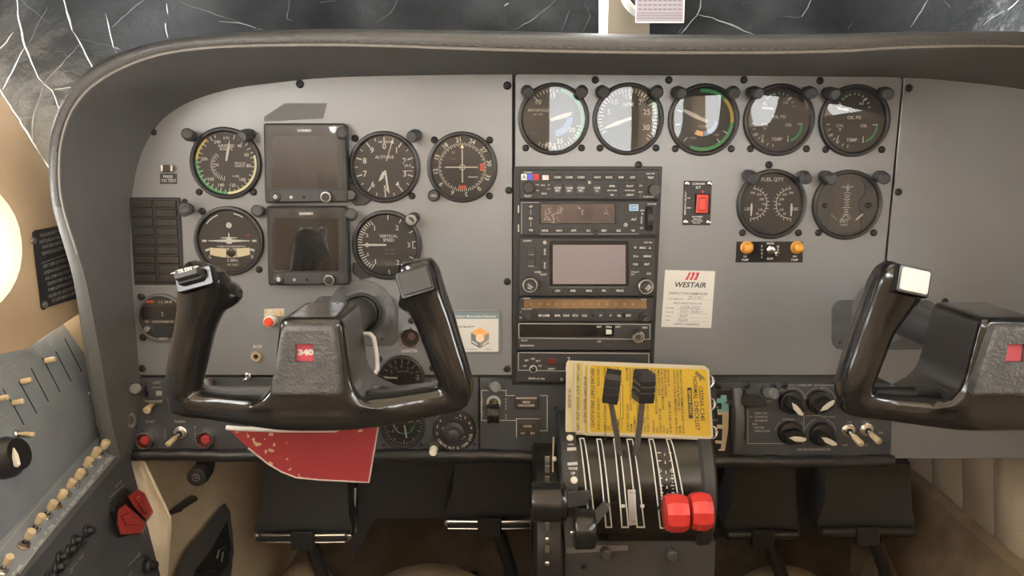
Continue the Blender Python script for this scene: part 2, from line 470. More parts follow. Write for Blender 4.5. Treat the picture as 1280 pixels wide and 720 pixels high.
# top deck runs forward to the windshield
mb = MB(); rows = [[b + Vector((0, 0.02, -0.006)) for b in O[48:]], [b + Vector((0, 0.12, -0.025)) for b in O[48:]], [b + Vector((0, 0.21, -0.05)) for b in O[48:]]]
mb.grid(rows); mb.build('top_deck', HOODM, glare)
mb = MB()
for i in range(100, len(L) * 4 - 8, 1):
    u = i / 4; j = int(u); f = u - j
    if j + 1 >= len(L) or i % 2: continue
    for dz, nm in ((0.0045, 0),):
        a = L[j].lerp(L[j + 1], f); b = L[j].lerp(L[j + 1], min(1, f + .3))
        o_ = (O[j] - L[j]).normalized() * dz + Vector((0, -0.0055, 0))
        mb.tube([a + o_, b + o_], 0.0006, 4, True)
mb.build('stitching', mat('stitch', (0.10, 0.095, 0.088), 0.7), lip)
# ------------------------------------------------------------------ foil sunshades in the windshield
def shadeY(px):
    T = [(-260, -.30), (-80, -.13), (0, -.05), (70, .03), (150, .09), (300, .15), (520, .20), (750, .22), (1000, .21), (1280, .17), (1450, .06), (1700, -.22), (2000, -.43)]
    for (x0, y0), (x1, y1) in zip(T, T[1:]):
        if px <= x1: return y0 + (y1 - y0) * max(0, (px - x0)) / (x1 - x0)
    return T[-1][1]
def shade_pt(px, py, lift=0.0):
    y = shadeY(px) - (60 - py) * 0.0006 - lift
    return onY(px, py, y)
def shade_mat():
    m = bpy.data.materials.new('dark_foil'); m.use_nodes = True; nt = m.node_tree; b = nt.nodes['Principled BSDF']
    geo = nt.nodes.new('ShaderNodeNewGeometry')
    b.inputs['Roughness'].default_value = 0.30; b.inputs['Metallic'].default_value = 0.25
    n = nt.nodes.new('ShaderNodeTexNoise'); n.inputs['Scale'].default_value = 7; n.inputs['Detail'].default_value = 5; n.inputs['Distortion'].default_value = 0.6
    nt.links.new(geo.outputs['Position'], n.inputs['Vector'])
    cr = nt.nodes.new('ShaderNodeValToRGB'); cr.color_ramp.elements[0].position = 0.35; cr.color_ramp.elements[0].color = (0.028, 0.030, 0.033, 1)
    cr.color_ramp.elements[1].position = 0.70; cr.color_ramp.elements[1].color = (0.09, 0.095, 0.10, 1)
    nt.links.new(n.outputs['Fac'], cr.inputs['Fac']); nt.links.new(cr.outputs['Color'], b.inputs['Base Color'])
    v = nt.nodes.new('ShaderNodeTexVoronoi'); v.feature = 'DISTANCE_TO_EDGE'; v.inputs['Scale'].default_value = 14
    n3 = nt.nodes.new('ShaderNodeTexNoise'); n3.inputs['Scale'].default_value = 26; n3.inputs['Detail'].default_value = 5
    nt.links.new(geo.outputs['Position'], v.inputs['Vector']); nt.links.new(geo.outputs['Position'], n3.inputs['Vector'])
    ad = nt.nodes.new('ShaderNodeMath'); ad.operation = 'MULTIPLY_ADD'; ad.inputs[1].default_value = 0.5
    nt.links.new(v.outputs['Distance'], ad.inputs[0]); nt.links.new(n3.outputs['Fac'], ad.inputs[2])
    bp = nt.nodes.new('ShaderNodeBump'); bp.inputs['Strength'].default_value = 0.35; bp.inputs['Distance'].default_value = 0.02
    nt.links.new(ad.outputs[0], bp.inputs['Height']); nt.links.new(bp.outputs['Normal'], b.inputs['Normal'])
    return m
FOIL = shade_mat()
CREASE_LEAK = mat('foil_crease_and_leak', (0.45, 0.46, 0.46), 0.35, 0.3)
CREASED = mat('foil_crease_faint', (0.17, 0.176, 0.18), 0.45, 0.2)
def shade(label, xs, lines):
    mb = MB(); ys = [i / 42 for i in range(43)]; rng = random.Random(len(label))
    def yy(x, v): b = min(262, 150 + 1.56 * x) if x < 80 else max(88, 262 - (x - 80) * 1.2) + max(0, x - 1330) * .42; return b + (-430 - b) * v  # sheet is extended out of view to shut out stray skylight
    mb.grid([[shade_pt(x, yy(x, y), 0.004 * math.sin(x * .021 + y * .013) + rng.uniform(0, .0016)) for x in xs] for y in ys])
    mb.grid([[shade_pt(x, yy(x, y), -0.004) for x in xs] for y in ys])
    o = thing('windshield_sunshade', label, 'sunshade', shade_pt(xs[len(xs) // 2], 60))
    mb.build('foil_sheet', FOIL, o, 25)
    for wd, faint, pts in lines:
        c = MB(); r = random.Random(int(pts[0][0] * 7 + pts[0][1]))
        P = []
        for (x0, y0), (x1, y1) in zip(pts, pts[1:]):
            n = max(2, int(math.hypot(x1 - x0, y1 - y0) / 7))
            for i in range(n): P.append((x0 + (x1 - x0) * i / n + r.uniform(-.7, .7), y0 + (y1 - y0) * i / n + r.uniform(-.7, .7)))
        P.append(pts[-1])
        n = len(P)
        if n < 3: continue
        S = depth(shade_pt(*P[0])) / FPX
        W = [wd * S * .5 * (0.25 + 0.75 * math.sin(math.pi * (i + .6) / (n + .2))) * r.uniform(.55, 1.25) for i in range(n)]
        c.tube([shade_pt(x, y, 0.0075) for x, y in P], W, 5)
        c.build('crease_and_leak_line', CREASED if faint else CREASE_LEAK, o)
    return o
shade('crumpled dark foil sunshade over the windscreen half with the branching white creases', [-130 + 22 * i for i in range(40)] + [749],
      [(2.2, 0, [(20, -6), (24, 25), (31, 57), (40, 80), (48, 97), (55, 105)]), (1.7, 0, [(55, 105), (64, 112), (72, 130), (78, 147)]), (1.4, 1, [(55, 105), (50, 120), (41, 147), (40, 185)]),
       (2.3, 0, [(79, -6), (84, 16), (90, 37)]), (1.8, 0, [(90, 37), (101, 54), (108, 70), (114, 82), (118, 97)]), (1.0, 1, [(101, 54), (52, 107)]),
       (1.6, 0, [(30, 60), (18, 84), (3, 112)]), (1.5, 0, [(16, 40), (8, 52), (-4, 64)]), (1.0, 1, [(22, -3), (36, 8), (50, 20), (64, 30)]), (1.0, 1, [(60, 8), (48, 30), (36, 54)]),
       (1.2, 0, [(132, 17), (135, 30), (138, 45), (142, 59), (150, 62)]), (1.0, 1, [(142, 59), (147, 70), (148, 78)]), (1.3, 0, [(68, 111), (90, 109), (116, 105)]),
       (1.2, 0, [(208, 4), (210, 18)]), (1.3, 0, [(206, 28), (210, 47)]), (1.5, 1, [(184, -3), (165, 12), (140, 34)]), (1.6, 1, [(216, -2), (240, 8), (270, 18), (300, 28)]), (1.3, 0, [(274, 27), (300, 29), (320, 35)]),
       (1.3, 1, [(362, -4), (360, 12), (358, 23), (366, 26)]), (1.0, 1, [(400, 4), (420, 1)]), (1.0, 1, [(100, 48), (122, 54), (140, 58)]), (1.0, 1, [(20, 148), (44, 146)]),
       (1.4, 1, [(640, 38), (662, 28), (682, 12), (698, -4)]), (1.0, 1, [(702, 38), (712, 12)]), (0.9, 1, [(728, 40), (738, 20), (730, 4)]), (1.6, 0, [(630, 8), (636, 4)]), (1.0, 1, [(500, -4), (488, 16), (470, 28)]),
       (1.0, 1, [(330, 38), (326, 36), (318, 37)]), (2.2, 0, [(-4, 106), (20, 143), (48, 190), (74, 231)]), (2.6, 0, [(72, 158), (70, 180), (71, 205), (75, 231)])])  # last two strips paint the daylight leaking along the foil edges
shade('crumpled dark foil sunshade over the windscreen half beside the compass card', [812 + 22 * i for i in range(55)],
      [(2.0, 0, [(877, -6), (876, 8), (871, 19)]), (1.8, 0, [(871, 19), (861, 30), (851, 42)]), (1.8, 0, [(872, 18), (890, 22), (915, 32), (944, 44)]), (1.0, 1, [(847, 42), (853, 34)]),
       (1.4, 0, [(1164, -6), (1152, 14), (1138, 34)]), (1.5, 0, [(1014, 0), (1010, 10), (1002, 21)]), (0.8, 1, [(980, 21), (1000, 22)]), (1.6, 0, [(1274, 0), (1260, 12)]), (1.0, 1, [(1254, 14), (1240, 22), (1228, 32)]),
       (0.9, 1, [(1066, 26), (1060, 36)]), (0.9, 1, [(1180, 0), (1188, 10)])])
# windshield centre post, compass and its card
mb = MB()
for i in range(9):
    y0, y1 = 60 - i * 55, 60 - (i + 1) * 55
    a = [shade_pt(759 + (60 - y0) * .02, y0, -.012), shade_pt(817, y0, -.012), shade_pt(817, y1, -.012), shade_pt(759 + (60 - y1) * .02, y1, -.012)]; b = [p + Vector((0, .03, .01)) for p in a]
    mb.add(a + b, [(0, 1, 2, 3), (7, 6, 5, 4), (1, 5, 6, 2), (0, 3, 7, 4)])
struct(mb, 'trim_1', mat('cream_post', (0.40, 0.34, 0.25), 0.5))
comp = thing('magnetic_compass', 'round dark magnetic compass on the windscreen post behind a paper card', 'compass', onY(815, -20, 0.12))
F = Fr(onY(815, -18, 0.16))
mb = MB(); mb.lathe(F, [(30, -10), (33, 4), (33, 22), (30, 30), (26, 32)], 32); mb.build('case', mat('compass_dark', (0.05, 0.045, 0.05), 0.4), comp)
mb = MB(); mb.ring(F, [(40, -12), (41, 2), (38, 10), (34, 10), (33, 0)], 40); mb.build('rim', mat('white_rim', (0.85, 0.83, 0.78), 0.4), comp)
mb = MB(); mb.tube([onY(815, -18, .17), onY(800, -10, .19), onY(790, -5, .20)], 0.012, 8); mb.build('bracket', mat('cream_post2', (0.70, 0.62, 0.47), 0.5), comp)
cardm = mat('card_paper', (0.27, 0.24, 0.255), 0.6)
F = Fr(onY(825, 2, 0.115))
card = thing('compass_card', 'pale lilac compass correction card with a printed grid', 'card', onY(825, 28, 0.115))
mb = MB(); mb.box(F, -30, -25, 30, 60, -3, 0); mb.build('paper', cardm, card)
mb = MB()
for y in (-20, -17, -14): mb.strip(F, [(-28, y), (28, y)], .7, .3)
for i in range(9):
    for k in range(12): mb.box(F, -27 + i * 6.2, -10 + k * 5.2, -22.5 + i * 6.2, -8.4 + k * 5.2, .1, .3)
mb.build('printed_grid', mat('lilac_print', (0.15, 0.12, 0.14), 0.7), card)
mb = MB(); mb.strip(F, [(-30, -25), (30, -25), (30, 60)], 1.6, .5); mb.strip(F, [(-30, 60), (-30, -25)], 1.2, .5); mb.build('holder_edge', mat('holder_grey', (0.55, 0.52, 0.54), 0.4), card)
# ------------------------------------------------------------------ panel plates
def plate(name, label, P, m, screws, w=0.0, th=3.0, ch=0.6, wd=None):
    c = pt(sum(p[0] for p in P) / len(P), max(p[1] for p in P), w)
    o = thing(name, label, 'panel', c)
    q = MB(); q.pprism(P, w - th, w, ch); q.build('plate', m, o)
    for i, (x, y, *s) in enumerate(screws):
        screw(o, x, y, w, s[0] if s else 1.0, i * 37)
    return o
TOPC = [(640.5, 90), (560, 91), (480, 92), (400, 95), (340, 100), (290, 107), (245, 120), (210, 138), (186, 163), (168, 205), (158, 268), (160, 350), (166, 420), (172, 469)]
pl = plate('pilot_instrument_panel', 'large grey painted panel plate carrying the two square displays', TOPC[::-1][::-1] + [(640, 469)], PANEL,
           [(375, 105, 1.1), (634, 107, 1.1), (636, 238), (634, 352), (192, 165, .9), (178, 461), (541, 460), (634, 461), (178, 371, .8), (226, 372, .8), (178, 421, .8)])
pc = plate('centre_instrument_panel', 'grey painted panel plate holding the radio stack and engine gauges', [(644, 96), (648, 91), (1122, 93), (1128, 99), (1101, 380), (1091, 469), (643, 469)], PANEL,
           [(744, 100), (836, 100), (930, 100), (1025, 101), (798, 206), (961, 206), (742, 207, .1)])
pr = plate('copilot_instrument_panel', 'plain grey panel plate with only corner screws behind the wheel with the blank red badge', [(1131, 93), (1200, 97), (1290, 108), (1400, 132), (1430, 200), (1420, 573), (1114, 573), (1114, 480), (1094, 470), (1104, 380)], PANEL,
           [(1136, 110), (1123, 240), (1115, 331), (1181, 377)])
EDGE = mat('edge_dark', (0.02, 0.02, 0.02), 0.6)
lo = plate('lower_switch_panel', 'dark grey lower panel strip under the pilot instruments', [(170, 472), (598, 472), (598, 566), (166, 563)], SUBP, [(311, 470, .1), (580, 556, .5), (479, 556, .5), (527, 556, .5)])
lg = plate('lower_centre_panel', 'dark grey lower panel piece with white outline around the gear handle', [(600, 472), (712, 481), (708, 568), (600, 566)], SUBP, [(694, 510, .4), (593, 555, .4)])
lh = plate('cabin_air_panel', 'dark grey heater control panel with white lettering and four rotary knobs', [(888, 478), (1113, 480), (1113, 571), (884, 571)], SUBP, [(898, 483, .9), (934, 482, .9), (967, 483, .9), (981, 482, .9)])
for P, lab in ((([(158, 568), (250, 569), (420, 571), (560, 569), (690, 571)]), 'wrinkled black padded roll along the bottom edge below the starter buttons'), ([(884, 576), (980, 577), (1060, 577), (1116, 576)], 'black padded roll along the bottom edge below the heater knobs')):
    mb = MB(); C = crom([(x, y) for x, y in P], 10); r = random.Random(3)
    mb.tube([pt(x, y, 4) + Vector((0, r.uniform(-.0006, .0006), r.uniform(-.0008, .0008))) for x, y in C], 0.0075, 10)
    tag(mb.build('edge_roll', mat('black_vinyl_roll', (0.022, 0.022, 0.022), 0.35, bump=0.6, bscale=120), None), lab, 'edge trim')
# shelf of the panel underside
mb = MB(); mb.add([pt(166, 566, -2), pt(712, 570, -2), pt(1420, 573, -2), pt(1420, 573, -2) + Vector((0, .1, 0.02)), pt(166, 566, -2) + Vector((0, .1, .02))], [(0, 1, 2, 3, 4)])
mb.build('underside', FIREW, glare)
mb = MB(); mb.grid([[Vector((x, 0.006, z)) for x in (-.44, 0, .66)] for z in (0.765, 1.19)]); mb.build('seam_light_block', FIREW, glare)  # added sheet that stops daylight shining through the plate seams

# ------------------------------------------------------------------ crew seats behind the camera (seen only mirrored in the glass)
SEATM = mat('tan_seat_vinyl', (.40, .30, .19), .6, bump=.3, bscale=300, var=.15, vscale=8)
for x, lab in ((-.32, 'tan crew seat behind the wheel with the 340 badge'), (.34, 'tan crew seat behind the wheel with the blank badge')):
    root = thing('crew_seat', lab, 'seat', Vector((x, -1.0, .42)))
    def sbox(nm, y0, y1, z0, z1, hw, lean=0.0):
        q = MB(); F = Fr(Vector((x, 0, 0)), XA, Vector((0, 1, 0)), sc=1.0); P = rrect(-hw, y0, hw, y1, .05, 4); n = len(P); rows = []
        for z, ins in ((z0, .02), (z0 + .02, 0), (z1 - .025, 0), (z1, .025)):
            rows.append([Vector((x + a, b - lean * (z - z0), z)) for a, b in offset_poly(P, ins)])
        q.grid(rows, closeu=True); k = len(rows) - 1; q.f.append(tuple(k * n + i for i in range(n))); q.f.append(tuple(reversed(range(n)))); return q.build(nm, SEATM, root)
    sbox('cushion', -1.23, -.73, .62, .75, .23); sbox('backrest', -1.35, -1.23, .70, 1.10, .22, .18)
    sbox('base', -1.17, -.79, .42, .62, .18)
# ------------------------------------------------------------------ gauges
POSTB = mat('post_light_black', (0.02, 0.02, 0.021), 0.45)
POSTC = mat('post_light_cap', (0.05, 0.051, 0.053), 0.5)
def post_light(root, px, py, ang=0.0, m=None, s=1.0):
    """short lamp post with a slanted cap; ang = clock direction it leans towards"""
    F = PF(px, py, 0); q = MB()
    q.lathe(F, [(7 * s, 0), (7 * s, 2.5), (5.6 * s, 3.2), (5.2 * s, 9)], 16)
    o = q.build('post_light', POSTB, root)
    dx, dy = math.sin(math.radians(ang)), math.cos(math.radians(ang))
    q = MB(); P0, P1 = F.p(0, 0, 8), F.p(dx * 4, dy * 4, 21)
    S = F.s
    q.tube([F.p(0, 0, 7), F.p(dx * .6, dy * .6, 9), P1, F.p(dx * 4.6, dy * 4.6, 22.5)], [6.2 * S * s, 7.6 * S * s, 7.2 * S * s, 5.6 * S * s], 14)
    q.build('lamp_cap', m or POSTC, o)
    return o
BEZ = mat('bezel_black', (0.02, 0.02, 0.021), 0.38, bump=0.05, bscale=1500)
def gauge(name, label, px, py, r, scr=(), posts=(), face=FACE, glass=True, rf=0.865, bez=None):
    root = thing(name, label, 'gauge', pt(px, py, 0)); F = PF(px, py, 0)
    q = MB(); q.ring(F, [(r, 0), (r, 3.5), (r * .985, 5), (r * .955, 5.6), (r * .915, 5.6), (r * .885, 4.6), (r * rf, 1.0), (r * rf, 0.2)], 56)
    q.build('bezel', bez or BEZ, root)
    q = MB(); q.lathe(F, [(r * .9, 0.2), (r * .9, 0.6)], 48); q.build('dial_face', face, root)
    for dx, dy in scr: screw(root, px + dx, py + dy, 0, .95, dx * 7)
    for dx, dy, a in posts: post_light(root, px + dx, py + dy, a)
    if glass:
        q = MB(); q.lathe(F, [(r * .90, 3.3), (r * .90, 3.6)], 48)
        q.build('cover_glass', GLASS, root)
    return root, F
def needle(root, F, P, c=1.8, m=None, th=.4, name='needle'):
    q = MB()
    A = sum(P[i - 1][0] * P[i][1] - P[i][0] * P[i - 1][1] for i in range(len(P)))
    q.prism(F, P if A > 0 else P[::-1], c - th, c); return q.build(name, m or WHITE, root)
def rotP(P, t):
    c, s = math.cos(math.radians(t)), math.sin(math.radians(t))
    return [(x * c + y * s, -x * s + y * c) for x, y in P]      # clockwise by t
def ndl(L, wd, tail=6, t=0, tip=.35):
    return rotP([(-wd * .5, -tail), (wd * .5, -tail), (wd * .7, L * .45), (wd * tip, L * .85), (0, L), (-wd * tip, L * .85), (-wd * .7, L * .45)], t)
LOW = ((-35, 36), (35, 36)); C = .75
def pol(r, t): return r * math.sin(math.radians(t)), r * math.cos(math.radians(t))
def nums(q, F, items, r, h, c=C, **k):
    for s, t in items:
        a, b = pol(r, t); q.text(F, s, a, b, h, c, **k)
# airspeed
root, F = gauge('airspeed_indicator', 'airspeed indicator dial with yellow and green rim arcs', 283, 204, 44.5, ((-34, 36), (34, 36)), ((-43, -34, 60), (30, -36, 220)), FACEG)
q = MB()
for i in range(34):
    t = 20 + i * 9.7; q.tick(F, t, 33 if i % 2 else 31, 37, .9, C)
for i in range(19): q.tick(F, 188 + i * 7.5, 15.5 if i % 2 else 13, 19, .7, C, -1, -3)
q.build('dial_markings', WHITE, root)
q = MB(); nums(q, F, (('40', 40), ('60', 68), ('80', 96), ('100', 136), ('120', 166), ('140', 196), ('160', 226), ('200', 281), ('240', 340)), 28, 4); q.text(F, 'KTS', 2, 31, 3, C)
q.text(F, 'AIRSPEED', 1, 21.5, 3.4, C); q.text(F, 'KNOTS', 1, 17.5, 3.4, C); q.text(F, 'TRUE AS', 17, 0, 2.6, C); q.text(F, 'KNOTS', 17, -3.4, 2.6, C); q.text(F, '+100', 11, -16, 2.8, C); q.text(F, '150', -12, -2, 3, C)
q.build('lettering', WHITE, root)
q = MB(); q.arc(F, 35.5, 38.4, 180, 277, .7); q.build('green_arc', GREEN, root)
q = MB(); q.arc(F, 35.5, 38.4, 277, 322, .7); q.build('yellow_arc', YELLOWP, root)
q = MB(); q.arc(F, 35.5, 38.4, 75, 180, .7); q.build('white_arc', mat('pale_yellow_print', (0.72, 0.70, 0.42), .6), root)
q = MB(); q.tick(F, 322, 34, 38.6, 1.6, .8); q.build('red_line', REDP, root)
needle(root, F, ndl(29, 2.2, -3, 12))
# turn coordinator
root, F = gauge('turn_coordinator', 'turn coordinator dial with white aeroplane figure and slip tube', 287, 301, 43.5, ((-34, -37), (34, -34), (37, 36)), ((-51, -40, 60), (38, -37, 60)), FACEG)
q = MB()
for t in (-90, 90): q.tick(F, t, 28.5, 34, 2.6, C)
for t in (-112, 112): q.tick(F, t, 27.5, 33, 2.6, C)
q.arc(F, 34.0, 35.4, -52, -22, C); q.arc(F, 34.0, 35.4, 12, 32, C)
q.build('dial_markings', WHITE, root)
q = MB(); q.text(F, 'TURN COORDINATOR', 2, -7, 2.4, C); q.text(F, 'L', -25, -20, 4, C, bold=.02); q.text(F, 'R', 28, -20, 4, C, bold=.02); q.text(F, '2 MIN.', 3, -24.5, 3.6, C); q.text(F, 'DC ELEC', 3, -30, 2.6, C); q.build('lettering', WHITE, root)
q = MB(); q.text(F, 'OFF', 23, 7, 2.4, C + .2); q.build('warning_flag', REDP, root)
P = [(-26, -.3), (-4, -1.6), (-2.5, -3.6), (2.5, -3.6), (4, -1.6), (26, -.3), (26, .6), (4, 1.8), (2.4, 3), (10, 3.4), (10, 4.4), (1.0, 4.6), (.5, 10), (-.5, 10), (-1.0, 4.6), (-10, 4.4), (-10, 3.4), (-2.4, 3), (-4, 1.8), (-26, .6)]
needle(root, F, P, 1.6, name='aeroplane_figure')
q = MB(); q.lathe(F, [(3.6, .7), (3.6, 1.0)], 16, 0.5, 19.5); q.build('marker_disc', WHITE, root)
q = MB()
def sliptube(q, c0, c1, g=0):
    rows = []
    for lo_ in (0, 1):
        rows.append([F.p(x, (-9.5 - g if not lo_ else -21 + g) + (.006 * x * x if lo_ else .0016 * x * x), c1) for x in [-25 + g + i * (50 - 2 * g) / 16 for i in range(17)]])
    q.grid(rows)
sliptube(q, 0, .9); q.build('slip_tube', mat('slip_cream', (0.66, 0.60, 0.40), .4), root)
q = MB(); q.lathe(F, [(5.6, .9), (5.2, 1.5), (3, 2.0)], 20, 1.5, -15); q.build('ball', BLACKG, root)
q = MB(); q.box(F, -4.6, -21, -3.7, -10, 1, 1.2); q.box(F, 7.3, -21, 8.2, -10, 1, 1.2); q.build('centre_lines', BLACK, root)
# altimeter
root, F = gauge('altimeter', 'altimeter dial numbered nought to nine with setting knob', 481, 209, 44.5, ((34, 36), (-37, -36)), ((-52, -40, 60), (40, -40, 230)), FACEG)
q = MB()
for i in range(10): q.tick(F, i * 36, 30, 37, 1.5, C); q.tick(F, i * 36 + 18, 33.5, 37, 1.0, C)
q.build('dial_markings', WHITE, root)
q = MB(); nums(q, F, [(str(i), i * 36) for i in range(10)], 26, 7, bold=.012); q.text(F, 'ALTITUDE', 0, 12.5, 3.6, C); q.text(F, '100 FEET', 0, 31, 2.8, C); q.build('lettering', WHITE, root)
q = MB(); q.box(F, 24, -3, 33, 7, .5, .8); q.build('pressure_window', BLACK, root)
q = MB(); q.text(F, '29.9', 28.5, 2, 3.4, .9); q.strip(F, [(24, -4.5), (34, -4.5)], .8, .8); q.build('window_digits', WHITE, root)
q = MB(); q.box(F, -8, 0, 0, 0, 0, .1)
needle(root, F, rotP([(-.5, 8), (.5, 8), (.5, 31), (2.6, 31), (0, 36), (-2.6, 31), (-.5, 31)], 18), 1.7, name='long_needle')
needle(root, F, [(-.8, -4), (1.8, -4), (5.5, -33), (2.8, -30)], 2.0, name='hundreds_needle')
needle(root, F, [(-2.5, -5), (.3, -7), (-2, -14), (-8, -18), (-6, -12)], 2.2, name='thousands_needle')
q = MB(); Pk = PF(445, 241); q.prism(Pk, [(-13, 4), (-8, -9), (0, -16), (12, -15), (20, -8), (12, 2), (-4, 14), (-11, 12)], 0, 3.4, 1, .8); q.build('knob_lug', BEZ, root)
q = MB(); q.lathe(Pk, [(6.6, 3), (6.8, 13), (5.6, 14.5)], 18, -4, -2); q.build('setting_knob', POSTC, root)
# course deviation indicator
root, F = gauge('course_deviation_indicator', 'black compass-rose dial with white cross needles and orange flags', 578, 209, 44, ((-35, -34), (34, -34), (34, 36)), (), FACE, rf=.90)
q = MB()
for i in range(72): q.tick(F, i * 5, 27.5 if i % 2 else 26, 30.2, .9, C)
for k in range(-6, 7):
    if k: q.tick(F, 90, k * 3.1 - .0, k * 3.1 + .9, 2.0, C); q.tick(F, 0, k * 3.1, k * 3.1 + .9, 2.0, C)
q.build('dial_markings', WHITE, root)
q = MB()
for i, s in enumerate(('21', '24', '27', '30', '33', '0', '3', '6', '9', '12', '15', '18')):
    t = -8 + i * 30; a, b = pol(34, t); q.text(F, s, a, b, 5.4, C, rot=-t, bold=.018)
q.build('compass_numbers', WHITE, root)
needle(root, F, [(-22, -.6), (18, -.6), (18, .6), (-22, .6)], 1.6, name='glideslope_needle'); needle(root, F, [(-.6, -19), (.6, -19), (.6, 25), (-.6, 25)], 1.8, name='course_needle')
q = MB(); q.ring(F, [(3.8, 1.9), (3.0, 1.9)], 20); q.build('centre_circle', WHITE, root)
needle(root, F, [(-2.6, 23.5), (2.6, 23.5), (0, 29)], 2.0, mat('pale_yellow', (0.75, 0.72, 0.35), .6), name='course_pointer')
for nm, P in (('glideslope_flag', [(22, -4.5), (27, -4.5), (27, 4.5), (22, 4.5)]), ('course_flag', [(-4.5, -27), (4.5, -27), (4.5, -22.5), (-4.5, -22.5)])):
    fl = needle(root, F, P, 1.4, ORANGEP, name=nm)
    cx, cy = (P[0][0] + P[2][0]) / 2, (P[0][1] + P[2][1]) / 2
    q = MB(); q.strip(F, [(cx - 1.6, cy - 1.6), (cx + 1.6, cy - 1.6), (cx + 1.6, cy + 1.6), (cx - 1.6, cy + 1.6)], .6, 1.6, True); q.build('flag_print', mat('flag_dark', (0.25, .03, .02), .6), fl)
q = MB(); q.lathe(F, [(2.2, .7), (2.2, .9)], 12, -11, 18); q.box(F, -15, 10, -8, 11, .6, .9); q.build('pale_marks', GREYP, root)
q = MB(); q.box(F, 7, -13, 19, -11.4, .6, .9); q.build('legend_bar', WHITED, root)
q = MB(); K = PF(543, 244); q.lathe(K, [(7.4, 0), (7.4, 10), (6.2, 12)], 18); kb = q.build('course_knob', BEZ, root)
q = MB(); q.text(K, 'OBS', 0, 0, 2.8, 12.2); q.build('knob_lettering', WHITE, kb)
# vertical speed
root, F = gauge('vertical_speed_indicator', 'vertical speed dial with its white needle level at nought', 484, 306, 43.5, (), ((-44, -38, 60), (34, -34, 220)), FACEG)
q = MB()
for s in (1, -1):
    for k in range(1, 11): q.tick(F, 270 + s * k * 5.6, 31.5 if k % 5 else 29.5, 37, 1.1, C)
    for t in (90 + s * 87, 90 + s * 60, 90 + s * 28): q.tick(F, t, 31.5, 37, 1.3, C)
q.tick(F, 270, 30, 37, 1.1, C); q.strip(F, [(36, 4), (32, 4), (32, -4), (36, -4)], 1, C)
q.build('dial_markings', WHITE, root)
q = MB()
for s, a, b in (('1', -15, 21), ('2', 13, 21.5), ('1', -15, -21), ('2', 13, -22), ('3', 27, 0), ('.5', -25, 12), ('.5', -25, -12), ('0', -25, 0)): q.text(F, s, a, b, 6 if len(s) == 1 else 4, C)
q.text(F, 'VERTICAL', 2, 11, 3.6, C); q.text(F, 'SPEED', 2, 6, 3.6, C); q.build('lettering', WHITE, root)
q = MB(); q.text(F, '1000 FEET', 3, -6, 2.6, C); q.text(F, 'PER MIN', 3, -11, 2.6, C); q.build('faint_lettering', GREYP, root)
needle(root, F, [(-34, 0), (-26, 1.3), (-1, 1.1), (-1, -1.1), (-26, -1.3)])
q = MB(); Pk = PF(451, 338); q.prism(Pk, [(-9, 10), (-10, -2), (0, -11), (12, -8), (18, -1), (4, 8)], 0, 3.4, 1, .8); q.build('case_lug', BEZ, root)
q = MB(); q.lathe(PF(517, 273), [(6, 20), (6.5, 22.7), (5, 23.4)], 14); q.build('pale_lamp_cap', mat('pale_cap', (0.22, .21, .20), .4), root)
# manifold pressure
def engine_g(name, label, px, py, **k):
    return gauge(name, label, px, py, 44.5, LOW, ((-34, -35, 150), (35, -35, 210)), **k)
root, F = engine_g('manifold_pressure_gauge', 'manifold pressure dial with blue and green arcs', 692, 149)
q = MB()
for t in list(range(-42, 10, 7)) + list(range(105, 215, 7)): q.tick(F, t, 33, 37, 1.0, C)
for t in (-42, 0, 105, 140, 178): q.tick(F, t, 29.5, 37, 1.4, C)
q.build('dial_markings', WHITE, root)
q = MB()
for s, a, b in (('10', -19, 21), ('15', -1, 29), ('30', 23, -13), ('35', 8, -27), ('40', -7, -31)): q.text(F, s, a, b, 6, C)
q.text(F, 'MANIFOLD', -19, 11, 3.6, C); q.text(F, 'IN. HG.', -19, 6, 2.8, C); q.build('lettering', WHITE, root)
q = MB(); q.text(F, 'MAX HP', -22, -17, 2.6, C); q.text(F, 'AT 33.0', -22, -21, 2.4, C); q.build('faint_lettering', GREYP, root)
q = MB(); q.arc(F, 34, 38, 14, 132, .7); q.build('green_arc', GREEN, root)
q = MB(); q.arc(F, 14, 22, 85, 178, .7, 12, 2, 1); q.build('blue_arc', BLUEP, root)
needle(root, F, ndl(26, 3.4, 4, 70)); needle(root, F, ndl(24, 3.0, 4, 76), 2.2, name='second_needle')
# rpm
root, F = engine_g('tachometer', 'propeller rpm dial with pale reflecting glass', 785, 149)
q = MB()
for i in range(37): q.tick(F, -118 + i * 7, 32.5 if i % 5 else 30.5, 37, 1.1, C)
q.build('dial_markings', WHITE, root)
q = MB()
for s, a, b in (('5', -24, 9), ('10', -17, 21), ('15', 0, 28), ('20', 17, 21), ('25', 23, 9), ('30', 23, -10)): q.text(F, s, a, b, 6.6, C)
q.text(F, 'RPM', 0, 18, 5, C); q.build('lettering', WHITE, root)
q = MB(); q.arc(F, 34, 38, 52, 82, .7); q.build('green_arc', GREEN, root)
needle(root, F, ndl(33, 3.6, 4, 250)); needle(root, F, ndl(32, 3.0, 4, 248), 2.2, name='second_needle')
